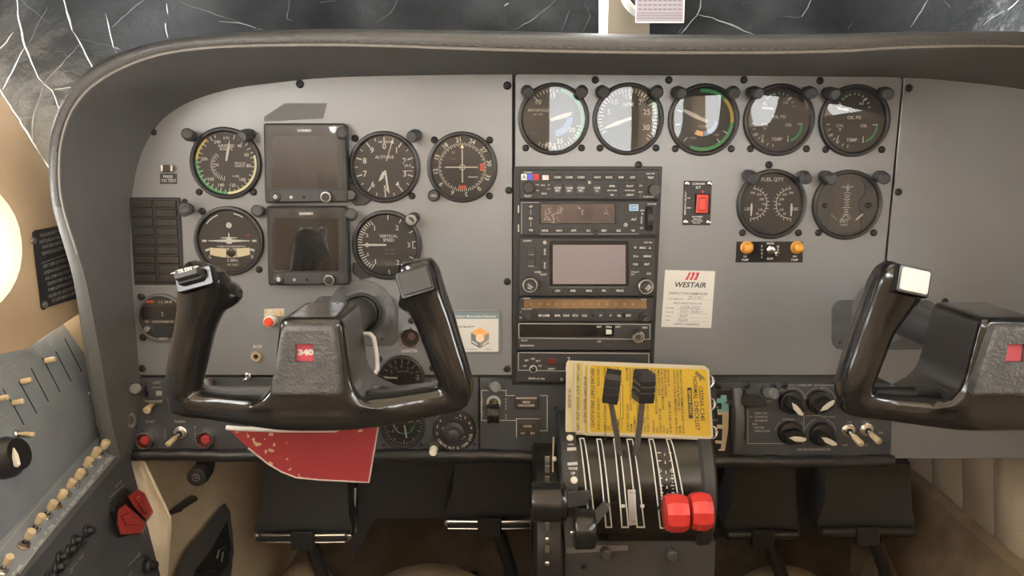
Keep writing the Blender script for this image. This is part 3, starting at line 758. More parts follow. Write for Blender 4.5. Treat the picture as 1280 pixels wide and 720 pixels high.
# fuel flow
root, F = engine_g('fuel_flow_gauge', 'fuel flow dial with long green rim arc and small blue arc', 879, 150)
q = MB()
for t in (118, 142, 222, -100, -70): q.tick(F, t, 29, 35, 1.2, C)
q.build('dial_markings', WHITE, root)
q = MB(); q.arc(F, 34, 38, -8, 45, .7); q.arc(F, 34, 38, 95, 205, .7); q.build('green_arc', GREEN, root)
q = MB(); q.arc(F, 34, 38, 45, 95, .7); q.build('yellow_arc', YELLOWP, root)
q = MB(); q.arc(F, 14, 20, 95, 175, .7); q.build('blue_arc', BLUEP, root)
q = MB(); q.arc(F, 14, 20, 178, 212, .7); q.build('orange_arc', mat('peach_print', (.75, .45, .2), .6), root)
q = MB(); q.text(F, '150', 17, -18, 3.4, C); q.text(F, 'FUEL', -12, -22, 2.8, C); q.text(F, 'FLOW', 0, -8, 2.8, C); q.build('lettering', WHITED, root)
needle(root, F, ndl(30, 3.6, 5, -66)); needle(root, F, ndl(29, 3.0, 5, -63), 2.2, name='second_needle')
# oil gauges
def oil(name, label, px, py):
    root, F = engine_g(name, label, px, py, face=FACEG)
    q = MB()
    for i in range(11): q.tick(F, -80 + i * 16, 18, 21, .9, C, -1, 13)
    q.tick(F, 45, 15, 21, 1.4, C, -1, 13); q.tick(F, -70, 16, 21, 1.4, C, -1, 13)
    for i in range(7): q.tick(F, 262 - i * 12, 30, 34, 1.0, C)
    q.build('dial_markings', WHITE, root)
    q = MB(); q.text(F, 'OIL PSI', 0, 4, 4, C); q.text(F, 'CYL', -17, -6, 3.6, C); q.text(F, '°F', -17, -11, 3.4, C); q.text(F, 'OIL', 13, -6, 4, C); q.text(F, 'TEMP', -1, -23.5, 4, C); q.text(F, '100', 8, 21, 3, C); q.text(F, '200', -28, -18, 2.8, C); q.build('lettering', WHITE, root)
    q = MB(); q.arc(F, 18.5, 20.5, -50, -16, .7, 6, -1, 13); q.arc(F, 18, 20.4, 82, 160, .7, 10, 10, -7); q.build('green_arc', GREEN, root)
    q = MB(); q.tick(F, 83, 14, 20, 1.2, .8, 10, -7); q.build('arc_end', WHITE, root)
    needle(root, F, rotP([(-.5, 20), (.5, 20), (1.5, 4), (-1.5, 4)], -85), 1.8, name='pressure_needle') if 0 else needle(root, F, [(-22, 13.5), (-8, 12.2), (-8, 15), (-20, 16)], 1.8, name='pressure_needle')
    needle(root, F, [(-21, -27), (-19.5, -27), (-18, -18), (-19, -18)], 1.8, name='cylinder_needle'); needle(root, F, [(12, -27), (13.4, -27), (13, -19), (12.2, -19)], 1.8, name='oil_needle')
oil('oil_gauge', 'combined oil pressure and temperature dial beside the fuel flow dial', 973, 150)
oil('oil_gauge', 'combined oil pressure and temperature dial at the seam of the plain panel', 1067, 151)
# fuel quantity
root, F = gauge('fuel_quantity_gauge', 'fuel quantity dial with two curved scales back to back', 964, 255, 43.5, ((-36, 36), (34, 36)), ((-30, -36, 150), (38, -35, 220)), FACEG)
q = MB()
for s in (-1, 1):
    cx = s * 24.5
    for i in range(15):
        t = -s * (195 - i * 14) if 0 else (s * -1) * (8 + i * 12.4)
        q.tick(F, t, 18.6, 22.4 if i % 2 == 0 else 21.2, .8, C, cx, 0.5)
    q.arc(F, 18.2, 19, (s * -1) * 2, (s * -1) * 184, C, 18, cx, 0.5)
q.build('dial_markings', WHITE, root)
q = MB(); q.text(F, 'FUEL QTY', 0, 30.5, 4.4, C); q.text(F, 'LB', -30, -6, 4, C); q.text(F, 'LBS', 30, -6, 3.4, C)
for s in (-1, 1):
    for n, a, b in (('300', 24, 14), ('250', 16, 12), ('200', 12.5, 6), ('150', 9, 0), ('100', 13, -7), ('50', 17, -12)): q.text(F, n, s * a, b, 2.8, C)
q.build('lettering', WHITE, root)
for s in (-1, 1):
    c_ = s * 25; needle(root, F, [(c_ - .6, 1), (c_ + .6, 1), (c_ + 1.4, -4), (c_ + .8, -15), (c_ - .8, -15), (c_ - 1.4, -4)], 1.8)
# egt
root, F = gauge('exhaust_temperature_gauge', 'exhaust temperature dial with hourglass window and crossed scales', 1058, 256, 43.5, ((-35, 35), (34, 35)), ((-29, -36, 150), (40, -36, 220)), mat('dial_olive_grey', (.075, .07, .058), .6))
q = MB()
HG = [(-20, 26), (-14, 32), (14, 32), (21, 24), (21, 14), (15, 6), (14, -2), (19, -12), (20, -30), (8, -35), (-8, -35), (-21, -30), (-21, -12), (-16, -4), (-16, 6), (-20, 12)]
def hole_plate(q, F, r, hole, c):
    o = [(r * math.cos(2 * math.pi * i / 40), r * math.sin(2 * math.pi * i / 40)) for i in range(40)]
    tess(q, [[F.p(a, b, c) for a, b in o], [F.p(a, b, c) for a, b in hole]], [o, hole])
    q.grid([[F.p(a, b, c) for a, b in hole], [F.p(a, b, c - 1.4) for a, b in hole]], closeu=True)
hole_plate(q, F, 38.5, HG, 2.2); q.build('mask', mat('egt_mask', (0.05, 0.05, 0.052), .5), root)
q = MB()
for s in (-1, 1):
    for i in range(12): q.tick(F, s * (60 + i * 6.0), 27, 31 if i % 3 else 33, .9, C, -s * 26 - s * 2, 0)
q.build('dial_markings', WHITE, root)
q = MB(); q.text(F, 'EGT', -2, -20, 4.2, C, bold=.02); q.text(F, 'x100°F', -2, -25, 2.4, C); q.build('lettering', WHITE, root)
q = MB(); q.prism(F, [(-2.4, 18), (-1, 23), (0, 28), (1, 23), (2.4, 18)], .6, 1); q.box(F, -7, 21.5, 7, 23, .6, 1); q.build('aeroplane_print', mat('grey_blue_print', (.35, .42, .5), .6), root)
for s in (-1, 1): needle(root, F, [(s * 20 - 1, -10.5), (s * 20 + 1, -12), (s * 12 + 1, -19), (s * 12 - 1, -18)], 2.9)
for s in (-1, 1): screw(root, 1058 + s * 27, 257, 2.2, .75)
# clock
root, F = gauge('panel_clock', 'round digital clock with two dark windows beside the pilot panel edge', 203, 397, 31, ((-27, -26), (23, -24), (-24, 25)), (), FACEG, rf=.92, bez=mat('grey_ring', (.10, .10, .10), .4))
q = MB(); q.rbox(F, -25, -2, 27, 14, .6, 1.4, 2); q.rbox(F, -11, -22, 14, -9, .6, 1.4, 2); q.build('display_window', BLACKG, root)
q = MB(); q.text(F, ':', 1, 6, 7, 1.6, bold=.03); q.text(F, '1 2  24 ET', 6, 20, 3, 1); q.text(F, 'CHRONOMETER', 1, -5, 2.6, 1); q.text(F, 'SEL', -19, -5, 2.6, 1); q.text(F, 'CTL', 20, -5, 2.6, 1); q.text(F, 'QUARTZ', 0, -26.5, 2, 1); q.build('lettering', mat('peach_white', (.75, .6, .5), .6), root)
q = MB(); q.box(F, -19, 19, -9, 22, .7, 1.1); q.build('orange_mark', ORANGEP, root)
for a in (-19, 19):
    q = MB(); q.lathe(F, [(4, .6), (4, 4), (3, 5)], 12, a, -14); q.build('push_button', STEEL, root)
# small lower gauges
root, F = gauge('suction_gauge', 'small dark suction dial below the cigar lighter', 502, 472, 29, ((-28, -23),), (), FACE, rf=.92)
q = MB()
for i in range(9): q.tick(F, -85 + i * 22, 19 if i % 2 else 17, 24, 1.0, C)
q.strip(F, [(19, 3), (22, 3)], 1, C); q.strip(F, [(19, -3), (22, -3)], 1, C); q.strip(F, [(20.5, 3), (20.5, -3)], 1, C)
q.build('dial_markings', WHITED, root)
q = MB()
for s, t in (('2', -58), ('3', -28), ('4', 0), ('5', 34), ('6', 62)): a, b = pol(14.5, t); q.text(F, s, a, b, 3.6, C)
q.text(F, 'SUCTION', 2, 8, 2.4, C); q.build('lettering', WHITED, root)
needle(root, F, [(-22, .5), (-20, 1.4), (-5, 1), (-5, -1), (-20, -.6)])
root, F = gauge('cabin_pressure_gauge', 'small cabin altitude dial with green arc beside the red flag', 504, 533, 28, (), (), FACE, rf=.92)
q = MB()
for i in range(25): q.tick(F, 70 + i * 9, 21 if i % 4 else 18, 23.5, .8, C)
q.build('dial_markings', WHITED, root)
q = MB(); q.arc(F, 12.5, 13.8, 85, 200, .8, 14, 1, 4); q.build('green_arc', GREEN, root)
q = MB(); q.arc(F, 12.5, 13.8, 200, 275, .8, 10, 1, 4); q.build('pale_arc', WHITED, root)
q = MB()
for s, a, b in (('0', 18, 8), ('4', -8, -2), ('8', -13, -6), ('2', -10, 2), ('1', 10, -2)): q.text(F, s, a, b, 3, C)
q.build('lettering', WHITED, root)
needle(root, F, [(1, 2), (2.6, 2), (5, -14), (3.4, -15)]); needle(root, F, [(5, 7.4), (12, 8.2), (12, 6.4), (5, 5.8)], 2.1, name='short_needle')
# cabin altitude controller
root = thing('cabin_altitude_controller', 'black cabin altitude selector dial with lettered rim and centre knob', 'control knob', pt(568, 537)); F = PF(568, 537)
q = MB(); q.lathe(F, [(27, 0), (27, 3), (25.5, 4.5)], 40); q.build('dial_plate', BLACK, root)
q = MB()
st = 'CABIN ALT X 1000 FT'
for i, ch in enumerate(st):
    t = 238 - i * 6.9; a, b = pol(22.5, t); q.text(F, ch, a, b, 3.2, 4.7, rot=180 - t, bold=.02)
for s, t in (('2', 262), ('3', 285), ('4', 308), ('10', 105), ('9', 80), ('8', 62), ('7', 40), ('6', 22)): a, b = pol(21.5, t); q.text(F, s, a, b, 3.4, 4.7)
q.text(F, 'RATE', -13, 1, 2.4, 4.7, rot=-70); q.text(F, 'MAX', 11, -9, 2.4, 4.7, rot=35)
for t in (8, 15, 30): a, b = pol(17, t); q.text(F, '•', a, b, 3, 4.7)
q.build('lettering', WHITE, root)
q = MB(); q.lathe(F, [(13.5, 4.5), (13, 11), (9, 13), (8, 13)], 28); q.lathe(F, [(8.5, 13), (8, 22), (6.5, 23)], 20); q.build('knob', DKGREY, root)
# ------------------------------------------------------------------ square displays
SCR = mat('dark_screen', (0.012, 0.012, 0.012), 0.25)
def display(label, x0, y0, x1, y1, mate):
    sk = 2.5 if y0 < 200 else 1.5
    root = thing('flight_display', label, 'display', pt((x0 + x1) / 2, y1, 0))
    P = [(x0 + 4, y1), (x1 - 1, y1 - 1), (x1, y1 - 4), (x1 - 3, y0 + 3), (x1 - 6, y0), (x0 + 2, y0), (x0, y0 + 2), (x0 + 2, y1 - 3)]
    q = MB(); q.pprism(P, 0, 16, 1.6); q.build('body', BLACK, root)
    W = 16; H = y1 - y0
    q = MB(); q.prbox(x0 + 11, y0 + 15 * H / 100, x1 - 13, y0 + 81 * H / 100, W - 2, W + .2, 2, .3); q.build('screen', SCR, root)
    q = MB(); q.prbox(x0 + 5, y0 + 4, x1 - 8, y0 + 82 * H / 100, W + .3, W + .7, 3); q.build('front_glass', SCRGL, root)
    q = MB(); q.ptext('GARMIN', (x0 + x1) / 2 - 2, y0 + 9 * H / 100, 3.2, W + .9, bold=.03); q.build('lettering', WHITE, root)
    q = MB(); q.prbox(x0 + 8, y0 + 84 * H / 100, x1 - 6, y1 - 3, W - 1, W + .4, 2); q.build('control_strip', DKGREY, root)
    b = MB(); F = PF(x0 + 16, y0 + 92 * H / 100, W); b.lathe(F, [(6, 0), (6, 2), (5, 2.6)], 20); bo = b.build('power_button', BLACK, root)
    b = MB(); b.ring(F, [(2.4, 2.8), (1.3, 2.8)], 14); b.strip(F, [(0, 0), (0, 2.6)], .9, 2.8); b.build('power_symbol', WHITE, bo)
    b = MB(); b.lathe(PF(x0 + 51, y0 + 92.5 * H / 100, W), [(2, 0), (2, .7)], 10); b.build('card_slot', SLOTM, root)
    b = MB(); b.lathe(PF(x0 + 35, y0 + 92.5 * H / 100, W), [(2, 0), (2, .7)], 10); b.build('light_sensor', STEEL, root)
    F = PF(x0 + 80, y0 + 92 * H / 100, W); b = MB(); b.lathe(F, [(7, 0), (7, 6), (6.2, 8)], 22); ko = b.build('knob', BLACK, root)
    b = MB(); b.ring(F, [(7.0, 6.2), (6.3, 8.1), (5.2, 8.2)], 22); b.build('knob_rim', STEEL, ko)
    return root
display('upper square flight display with blank glossy screen and round knob', 329, 154, 435, 254, 0)
display('lower square flight display with blank glossy screen and round knob', 333, 258, 436, 357, 1)
# faint patch left by an old placard above the display
q = MB(); q.pprism([(356, 129), (409, 129), (404, 148), (330, 152), (330, 146)], 0, .15); q.build('old_placard_patch', mat('patch', (.105, .103, .10), .5), pl)
# ------------------------------------------------------------------ annunciator block
root = thing('annunciator_panel', 'black annunciator block of two columns of dark lamp windows', 'warning lights', pt(195, 355, 0))
q = MB(); q.pprism([(161, 247), (224, 247), (229, 356), (168, 356)], 0, 3, .8); q.build('frame', BLACK, root)
LAMP = mat('dark_lamp_lens', (0.018, 0.018, 0.018), 0.3)
for i in range(9):
    for c in (0, 1):
        y0 = 250 + i * 11.7; sh = (y0 - 250) * .055
        x0, x1 = (164 + sh, 190 + sh) if c == 0 else (193 + sh, 220 + sh)
        q = MB(); q.pbox(x0, y0, x1, y0 + 9.4, 2, 5, .9); l = q.build('lamp', LAMP, root)
        q = MB(); q.pstrip([(x0 + 1.5, y0 + 1.5), (x1 - 1.5, y0 + 1.5), (x1 - 1.5, y0 + 8)], .7, 5.15); q.build('lens_edge', mat('lens_edge', (.07, .07, .068), .4), l)
screw(root, 231, 252, 0, .8); post_light(root, 236, 261, 110)
root = thing('press_to_test_lamp', 'small silver-sided press lamp above a black placard', 'button', pt(208, 214, 0))
q = MB(); q.prbox(201, 206, 215, 215, 0, 6, 2, 1); q.build('cap', DKGREY, root)
for x in (201, 213):
    q = MB(); q.pbox(x, 206.5, x + 2.4, 214, 5, 7); q.build('chrome_side', CHROME, root)
q = MB(); q.pbox(200, 217, 221, 230, 0, .6); pp = q.build('placard', BLACK, root)
q = MB(); q.ptext('PRESS', 210, 220.8, 3.4, .8); q.ptext('TO TEST', 211, 225.8, 3.4, .8); q.build('lettering', WHITE, pp)
# ------------------------------------------------------------------ radio stack
UNIT = mat('radio_face', (0.026, 0.026, 0.0265), 0.48, bump=0.08, bscale=1200)
BTN = mat('radio_button', (0.03, 0.03, 0.031), 0.5)
BTN2 = mat('radio_button_grey', (0.05, 0.051, 0.052), 0.5)
def unit(name, label, x0, y0, x1, y1, w=9, m=UNIT, sk=0.0):
    root = thing(name, label, 'radio', pt((x0 + x1) / 2, y1, 0))
    q = MB(); q.pprism([(x0, y1), (x1 - sk, y1), (x1, y0), (x0 + .5, y0)], 0, w, .8); q.build('faceplate', m, root)
    return root
def btn(root, cx, cy, wd, ht, w, txt='', h=2.6, m=BTN, up=2.0, name='button', tm=WHITE, r=1.0):
    F = PF(cx, cy, w); q = MB(); q.rbox(F, -wd / 2, -ht / 2, wd / 2, ht / 2, 0, up, r, .6, .5, 2); b = q.build(name, m, root)
    if txt:
        q = MB()
        L = txt.split('|')
        for i, t in enumerate(L): q.text(F, t, 0, ((len(L) - 1) / 2 - i) * (h + 1.0), h, up + .15, bold=.03)
        q.build('legend', tm, b)
    return b
def knob(root, cx, cy, r, w, up, m=BTN, name='knob', ring=None, inner=None):
    F = PF(cx, cy, w); q = MB(); q.lathe(F, [(r, 0), (r * .98, up - 1), (r * .88, up)], 24); k = q.build(name, m, root)
    if ring: q = MB(); q.ring(F, [(r * .99, up - .8), (r * .9, up + .1), (r * .78, up + .1)], 24); q.build('knob_rim', ring, k)
    if inner: q = MB(); q.lathe(F, [(inner, up), (inner * .97, up + 5), (inner * .8, up + 6)], 18); q.build('inner_knob', m, k)
    return k
def letter(root, items, w, m=WHITE, name='lettering', bold=.02):
    q = MB()
    for t, x, y, h, *r in items: q.ptext(t, x, y, h, w, rot=r[0] if r else 0, bold=bold)
    return q.build(name, m, root)
def lines(root, items, w, wd=.8, m=WHITED, name='outline'):
    q = MB()
    for P in items: q.pstrip(P, wd, w)
    return q.build(name, m, root)
tray = MB(); tray.pprism([(642.5, 208), (828, 208), (816, 481), (640, 481)], -2, .8, .3)
tag(tray.build('radio_rack', BLACK, None), 'thin black rack frame behind the stacked radios', 'rack')
W = 9.3
# audio panel
root = unit('audio_panel', 'black audio selector panel topmost in the radio stack', 650, 212, 824, 249)
for i, (t, m, tm) in enumerate((('A', mat('sticker_white', (.75, .74, .7), .5), BLACK), ('', mat('sticker_blue', (.10, .10, .55), .5), None), ('U', mat('sticker_red', (.6, .04, .04), .5), mat('dark_red_print', (.2, .0, .0), .5)))):
    q = MB(); q.pbox(651.5 + i * 7.6, 217.5, 658.5 + i * 7.6, 225, 9, W); s = q.build('sticker', m, root)
    if t: q = MB(); q.ptext(t, 655 + i * 7.6, 221.3, 5, W + .2); q.build('legend', tm, s)
for x, t in ((682, ''), (697, 'COM1'), (711.5, 'COM2'), (726, 'COM3'), (746.5, 'NAV1'), (761, 'NAV2'), (776, 'DME'), (790.5, 'ADF')): btn(root, x, 221.5, 10.5, 8, 9, t, 2.3)
q = MB(); q.pbox(678, 219, 686, 225, 11, 11.4); q.build('pink_legend', mat('pink_white', (.75, .6, .6), .5), root)
for x, t in ((697, 'COM1|MIC'), (711.5, 'COM2|MIC'), (726, 'COM3|MIC'), (746, 'COM|1/2')): btn(root, x, 236.5, 11, 13, 9, t, 2.3, BTN2)
for x, y, t in ((765, 232.5, 'SPKR'), (787, 232.5, 'PILOT'), (765, 243.5, 'PA'), (787, 243.5, 'CREW')): btn(root, x, y, 17, 5, 9, t, 2.3)
btn(root, 813, 222, 12, 6, 9, 'TEST', 2.5)
letter(root, [('GARMIN', 660, 215.6, 2.0), ('PILOT', 660, 245, 2.4), ('COPILOT', 811, 246, 2.3), ('GMA 340', 813, 217, 1.9), ('SPLIT COM', 765, 238, 1.7), ('INTERCOM', 787, 238, 1.7), ('VOL', 672, 231, 1.8), ('SQ', 672, 238, 1.8), ('MKR', 679, 231.5, 1.8), ('SENS', 680, 242, 2.2), ('HI', 686, 231, 1.8), ('LO', 686, 236, 1.8), ('ICS', 801, 232, 1.7), ('MUT', 801, 240, 1.7)], W + .1)
knob(root, 660.5, 234, 7, 9, 9); knob(root, 817, 237, 7.5, 9, 9, BTN2)
q = MB(); q.prbox(735, 226, 738.5, 230, 9, 9.6, 1); q.build('photocell', WHITED, root)
q = MB(); q.prbox(799, 242, 803, 248, 9, 11, 1.5); q.build('slide', BTN2, root)
# autopilot
root = unit('autopilot_controller', 'black autopilot controller with brownish display and thumb wheel', 650, 251, 822, 294)
q = MB(); q.pbox(674, 253.5, 770.5, 280, 9, W); q.build('display_frame', BLACKG, root)
q = MB(); q.pbox(676.5, 255, 768.5, 279, 9.2, 9.6); q.build('display', mat('brown_lcd', (.11, .075, .07), .22, var=.35, vscale=60), root)
q = MB(); q.pbox(676.5, 255, 768.5, 279, 9.8, 10.1); q.build('display_glass', SCRGL, root)
q = MB(); rr = random.Random(5)
for i in range(17):
    x = rr.uniform(679, 706) if i < 13 else rr.uniform(714, 765); y = rr.uniform(257, 275)
    q.pstrip([(x, y), (x + rr.uniform(-4, 4), y + rr.uniform(1, 5)), (x + rr.uniform(-3, 5), y + rr.uniform(2, 7))], rr.uniform(.5, 1.3), 9.7)
q.build('display_scratches', mat('lcd_scratch', (.34, .27, .24), .4), root)
for y, t in ((258, 'AP'), (273, 'FD'), (287.5, 'YD')): btn(root, 663.5, y, 9, 6.5, 9, t, 2.6)
for x, t in ((681, 'HDG'), (699, 'NAV'), (717, 'APR'), (735.5, 'BC'), (755, 'REV'), (773, 'IAS'), (791, 'VS')): btn(root, x, 288, 11, 6.5, 9, t, 2.6)
btn(root, 792, 274, 10, 6.5, 9, 'ALT', 2.6); d = btn(root, 792, 259.5, 11, 7, 9, 'CWS', 2.6, mat('blue_button', (.10, .25, .45), .4))
lines(root, [[(787, 256), (797.5, 256), (797.5, 263), (787, 263), (787, 256)]], 11.4, .8, mat('pale_blue_print', (.55, .7, .85), .5), 'button_outline')
lines(root, [[(652, 292.5), (652, 253), (674, 253)], [(675, 292.5), (741, 292.5)], [(748, 292.5), (798, 292.5)], [(663.5, 262), (663.5, 268)], [(663.5, 277), (663.5, 283)]], W + .1, .7)
letter(root, [('DN', 803, 263, 2.2), ('UP', 802, 285, 2.2), ('▲', 803, 267, 2), ('PITCH', 802, 275, 2.2, 90), ('CENTURY', 815, 255, 1.8)], W + .1)
q = MB(); q.prbox(806, 258, 816, 289, 9, 9.6, 2); q.build('wheel_slot', SLOTM, root)
q = MB(); F = PF(811, 273.5, 4)
q.tube([F.p(-3.4, 0, 0), F.p(3.4, 0, 0)], 13 * F.s, 20); q.build('thumb_wheel', BTN, root)
q = MB(); q.lathe(PF(782, 281, 9), [(2.6, 0), (2.6, .8), (1.6, 1.2)], 12); q.build('photocell', WHITED, root)
q = MB(); q.lathe(PF(745, 289, 9), [(1.4, 0), (1.4, .3)], 10); q.build('hole', SLOTM, root)
q = MB(); q.pbox(775, 257, 780, 276, 9, 10); q.build('blank_key', BTN, root)
for y in (257, 281):
    q = MB(); q.pbox(647.2, y, 649, y + 9, 4, 6); q.build('side_clip', STEEL, root)
# gps navigator
root = unit('gps_navigator', 'large black navigator radio with pinkish blank screen and two knobs', 649, 297, 820, 370, sk=2)
def crtmat():
    m = bpy.data.materials.new('lcd_painted_reflection'); m.use_nodes = True; nt = m.node_tree; b = nt.nodes['Principled BSDF']
    b.inputs['Base Color'].default_value = (.22, .185, .195, 1); b.inputs['Roughness'].default_value = .38; b.inputs['Metallic'].default_value = .35  # reflection on the screen is put into this brightened pinkish base colour
    b.inputs['Specular IOR Level'].default_value = .8
    return m
q = MB(); q.prbox(687, 301, 786, 358, 9, W, 3); q.build('screen_bezel', BLACKG, root)
rows = []
for j in range(13):
    v = j / 12; rows.append([])
    for i in range(17):
        u = i / 16; rows[-1].append(pt(691 + 91 * u, 306 + 49 * v, 9.5 + 2.2 * (1 - (2 * u - 1) ** 2)))
q = MB(); q.grid(rows[::-1]); q.build('screen', crtmat(), root)
for x, y, t, h in ((664, 313, '', 9), (664, 327, '', 9), (681, 314, 'C|↕', 13), (681, 331, 'V|↕', 13)): btn(root, x, y, 9.5, h, 9, t, 2.8)
for x, y, t in ((793.5, 309.5, '▽'), (803, 309.5, 'RNG'), (812, 309.5, '△'), (794.5, 320, 'D→'), (809, 320, 'MENU'), (794, 330, 'CLR'), (808.5, 330, 'ENT')): btn(root, x, y, 10.5 if t not in '▽△' else 7, 6, 9, t, 2.5)
for x, t in ((697, 'CDI'), (716, 'OBS'), (736, 'MSG'), (755, 'FPL'), (775, 'PROC')): btn(root, x, 363, 13, 6, 9, t, 2.5)
q = MB(); q.pstrip([(688, 359), (783, 359)], 1.2, W + .1); q.build('button_rail', GREYP, root)
letter(root, [('GARMIN', 659, 301, 2), ('GNS 430', 810, 303, 1.9), ('COM/', 672, 340, 2.3), ('VLOC', 679, 343, 2.3), ('DEFAULT', 794, 340, 1.7), ('NAV', 791, 343, 1.7), ('GPS', 811, 342, 2.4), ('COM', 664, 318, 2), ('VLOC', 664, 332.5, 2)], W + .1)
q = MB(); q.lathe(PF(681, 303, 9), [(2.4, 0), (2.4, .8), (1.4, 1.2)], 12); q.build('photocell', WHITED, root)
k = knob(root, 662.5, 355, 9.8, 9, 9, BTN, 'tuning_knob', STEEL, 6.5); q = MB(); F = PF(662.5, 355, 9); q.text(F, 'PUSH', 0, 0, 2.2, 15.3, rot=-35, bold=.03); q.text(F, 'C/V', -1, -3, 2.2, 15.3, rot=-35, bold=.03); q.build('legend', WHITE, k)
k = knob(root, 806, 357, 9.8, 9, 9, BTN, 'cursor_knob', STEEL, 6.5); q = MB(); F = PF(806, 357, 9); q.text(F, 'PUSH', 1, 1, 2.2, 15.3, rot=50, bold=.03); q.text(F, 'CRSR', 3, -1, 2.2, 15.3, rot=50, bold=.03); q.build('legend', WHITE, k)
# amber display radio
root = unit('communication_radio', 'black radio with long amber brown display strip and a row of keys', 648, 372, 817, 402, sk=1.5)
q = MB(); q.pbox(655, 374.5, 808, 385.5, 9, 9.5); q.build('display', mat('amber_lcd', (.30, .18, .085), .28, .2, var=.35, vscale=45), root)
q = MB(); q.pbox(654, 374, 809, 386, 9.7, 10); q.build('display_glass', SCRGL, root)
q = MB()
for i in range(13): q.ptext('8', 664 + i * 10.6, 380, 3.2, 9.62)
q.build('segments', mat('amber_segment', (.5, .34, .2), .5), root)
for x, t, wd in ((680, '◄COM►', 16), (697, 'ENR', 9), (708, 'NAV', 9), (719, 'STO', 9), (730.5, 'CLR', 9), (751, '17', 9), (763, 'V', 9), (774, 'NL', 9), (785.5, 'INT', 10)): btn(root, x, 394, wd, 7.5, 9, t, 2.6)
letter(root, [('GARMIN', 658, 372.8, 1.8), ('SL 30', 805, 374, 1.9), ('PULL IDENT', 659, 384.2 + 2.2, 1.8)], W + .9)
letter(root, [('V', 651, 390, 1.8), ('SQ', 651, 397, 1.8)], W + .1)['kind'] = 'stuff'
q = MB()
for i in range(9): q.ptext('▾', 697 + i * 12, 388, 1.6, W)
q.build('tick_marks', GREYP, root)
knob(root, 660, 393, 5.5, 9, 7, BTN); knob(root, 805, 396, 6.5, 9, 8, BTN, inner=4)
q = MB(); q.lathe(PF(741, 394, 9), [(1.5, 0), (1.5, .3)], 10); q.build('hole', SLOTM, root)
# plain unit with white outline
root = unit('distance_measuring_radio', 'black unlit radio with white outline and one stepped silver-rimmed knob', 647, 403, 815, 438, sk=1.5)
q = MB(); q.pbox(649.5, 406, 768, 421, 9, W - .1); q.build('dark_window', BLACKG, root)
lines(root, [[(648.5, 404.5), (812.5, 405.5), (812.5, 424), (806, 424)], [(790, 424), (648.5, 422.5), (648.5, 404.5)]], W + .1, 1.0)
letter(root, [('RMT', 749, 408.5, 2.2), ('FREQ', 761, 408.5, 2.2), ('GS/T', 772.5, 408.5, 2.2), ('DME', 806, 409.5, 2.3), ('KN 64', 655.5, 425.5, 2), ('BENDIX/KING', 659, 432, 2), ('OFF', 749, 427, 2)], W + .1)
q = MB(); q.pbox(754, 413, 766, 418, 9, W); s = q.build('slide_slot', SLOTM, root); q = MB(); q.pbox(758, 412.5, 764.5, 418, W, W + 3, .4); q.build('slide_switch', WHITE, s)
q = MB(); q.pbox(755, 425, 765, 429, 9, W + .5); q.build('small_slide', BLACK, root)
k = knob(root, 796, 419, 8, 9, 11, BTN, 'volume_knob', CHROME); q = MB(); F = PF(796, 419, 20); q.lathe(F, [(5.4, 0), (5.2, 9), (4.2, 10)], 18); i_ = q.build('inner_knob', BTN, k)
q = MB(); q.ring(F, [(5.3, 9), (4.8, 10.2), (4, 10.2)], 18); q.build('knob_rim', CHROME, i_)
# transponder
root = unit('transponder', 'black transponder with white outline, lowest in the radio stack behind the yellow cards', 645, 440, 813, 478, sk=1.5)
lines(root, [[(648, 440.8), (811, 442), (811, 462)], [(662, 463), (648, 462.8), (648, 441)], [(671, 463.2), (708, 463.8)]], W + .1, 1.0)
letter(root, [('SBY', 658.5, 450.5, 2.2), ('ON', 666, 448.5, 2.2), ('ALT', 672.5, 451, 2.2), ('OFF', 656, 457.5, 2), ('TST', 675, 457.5, 2), ('IDENT', 689.5, 461, 2.2), ('KT 76A', 676, 473.5, 2.2), ('KING', 665, 473, 2.6), ('2', 711, 449, 5.5)], W + .1)
q = MB(); q.ring(PF(666.5, 461, 9), [(4.8, .4), (4.8, 1.2), (3.8, 1.2)], 20); q.build('knob_ring', WHITE, root); knob(root, 666.5, 461, 3.6, 9, 6, BLACK)
q = MB(); q.tick(PF(666.5, 461, 15), -40, .5, 3.2, .8, .2); q.build('knob_pointer', WHITE, root)
q = MB(); q.prbox(684, 448, 695.5, 455, 9, 10.5, 2, .5); q.build('reply_lamp', mat('dull_red_lamp', (.10, .015, .015), .3), root)
q = MB(); q.ring(PF(712, 461, 9), [(5.2, .4), (5.2, 1.2), (4.2, 1.2)], 20); q.build('knob_ring', WHITE, root)
q = MB(); q.lathe(PF(702, 474, 9), [(2, 0), (2, .6)], 10); q.build('lock_screw', STEEL, root)
# ------------------------------------------------------------------ elt switch, pump lights, sticker
root = thing('emergency_beacon_switch', 'black placard with four bright screws and a red rocker switch', 'switch', pt(871, 281, 0))
q = MB(); q.pprism([(853.5, 281), (888, 281.5), (890, 226.5), (855.5, 226)], 0, 2.2, .6); q.build('placard', BLACK, root)
for x, y in ((859, 229.5), (887, 229.5), (857, 277.5), (885.5, 278)):
    q = MB(); F = PF(x, y, 2.2); q.lathe(F, [(2.7, 0), (2.7, .5), (1.4, 1.1)], 12); s = q.build('bright_screw', CHROME, root)
    q = MB(); q.box(F, -1.6, -.3, 1.6, .3, 1, 1.25); q.build('slot', SLOTM, s)
letter(root, [('COBHAM', 873, 229.6, 2.6), ('ELT', 873, 234.2, 2.8), ('EMERGENCY USE ONLY', 856.6, 254, 1.9, 90), ('ON', 861, 247.5, 1.8), ('ARM', 861, 259.8, 1.8), ('TEST/RESET', 871.5, 271, 1.9), ('PRESS ON', 871.5, 274, 1.6), ('WAIT 1 SECOND', 871, 276.3, 1.4), ('PRESS ARM', 870.5, 278.6, 1.4)], 2.4)
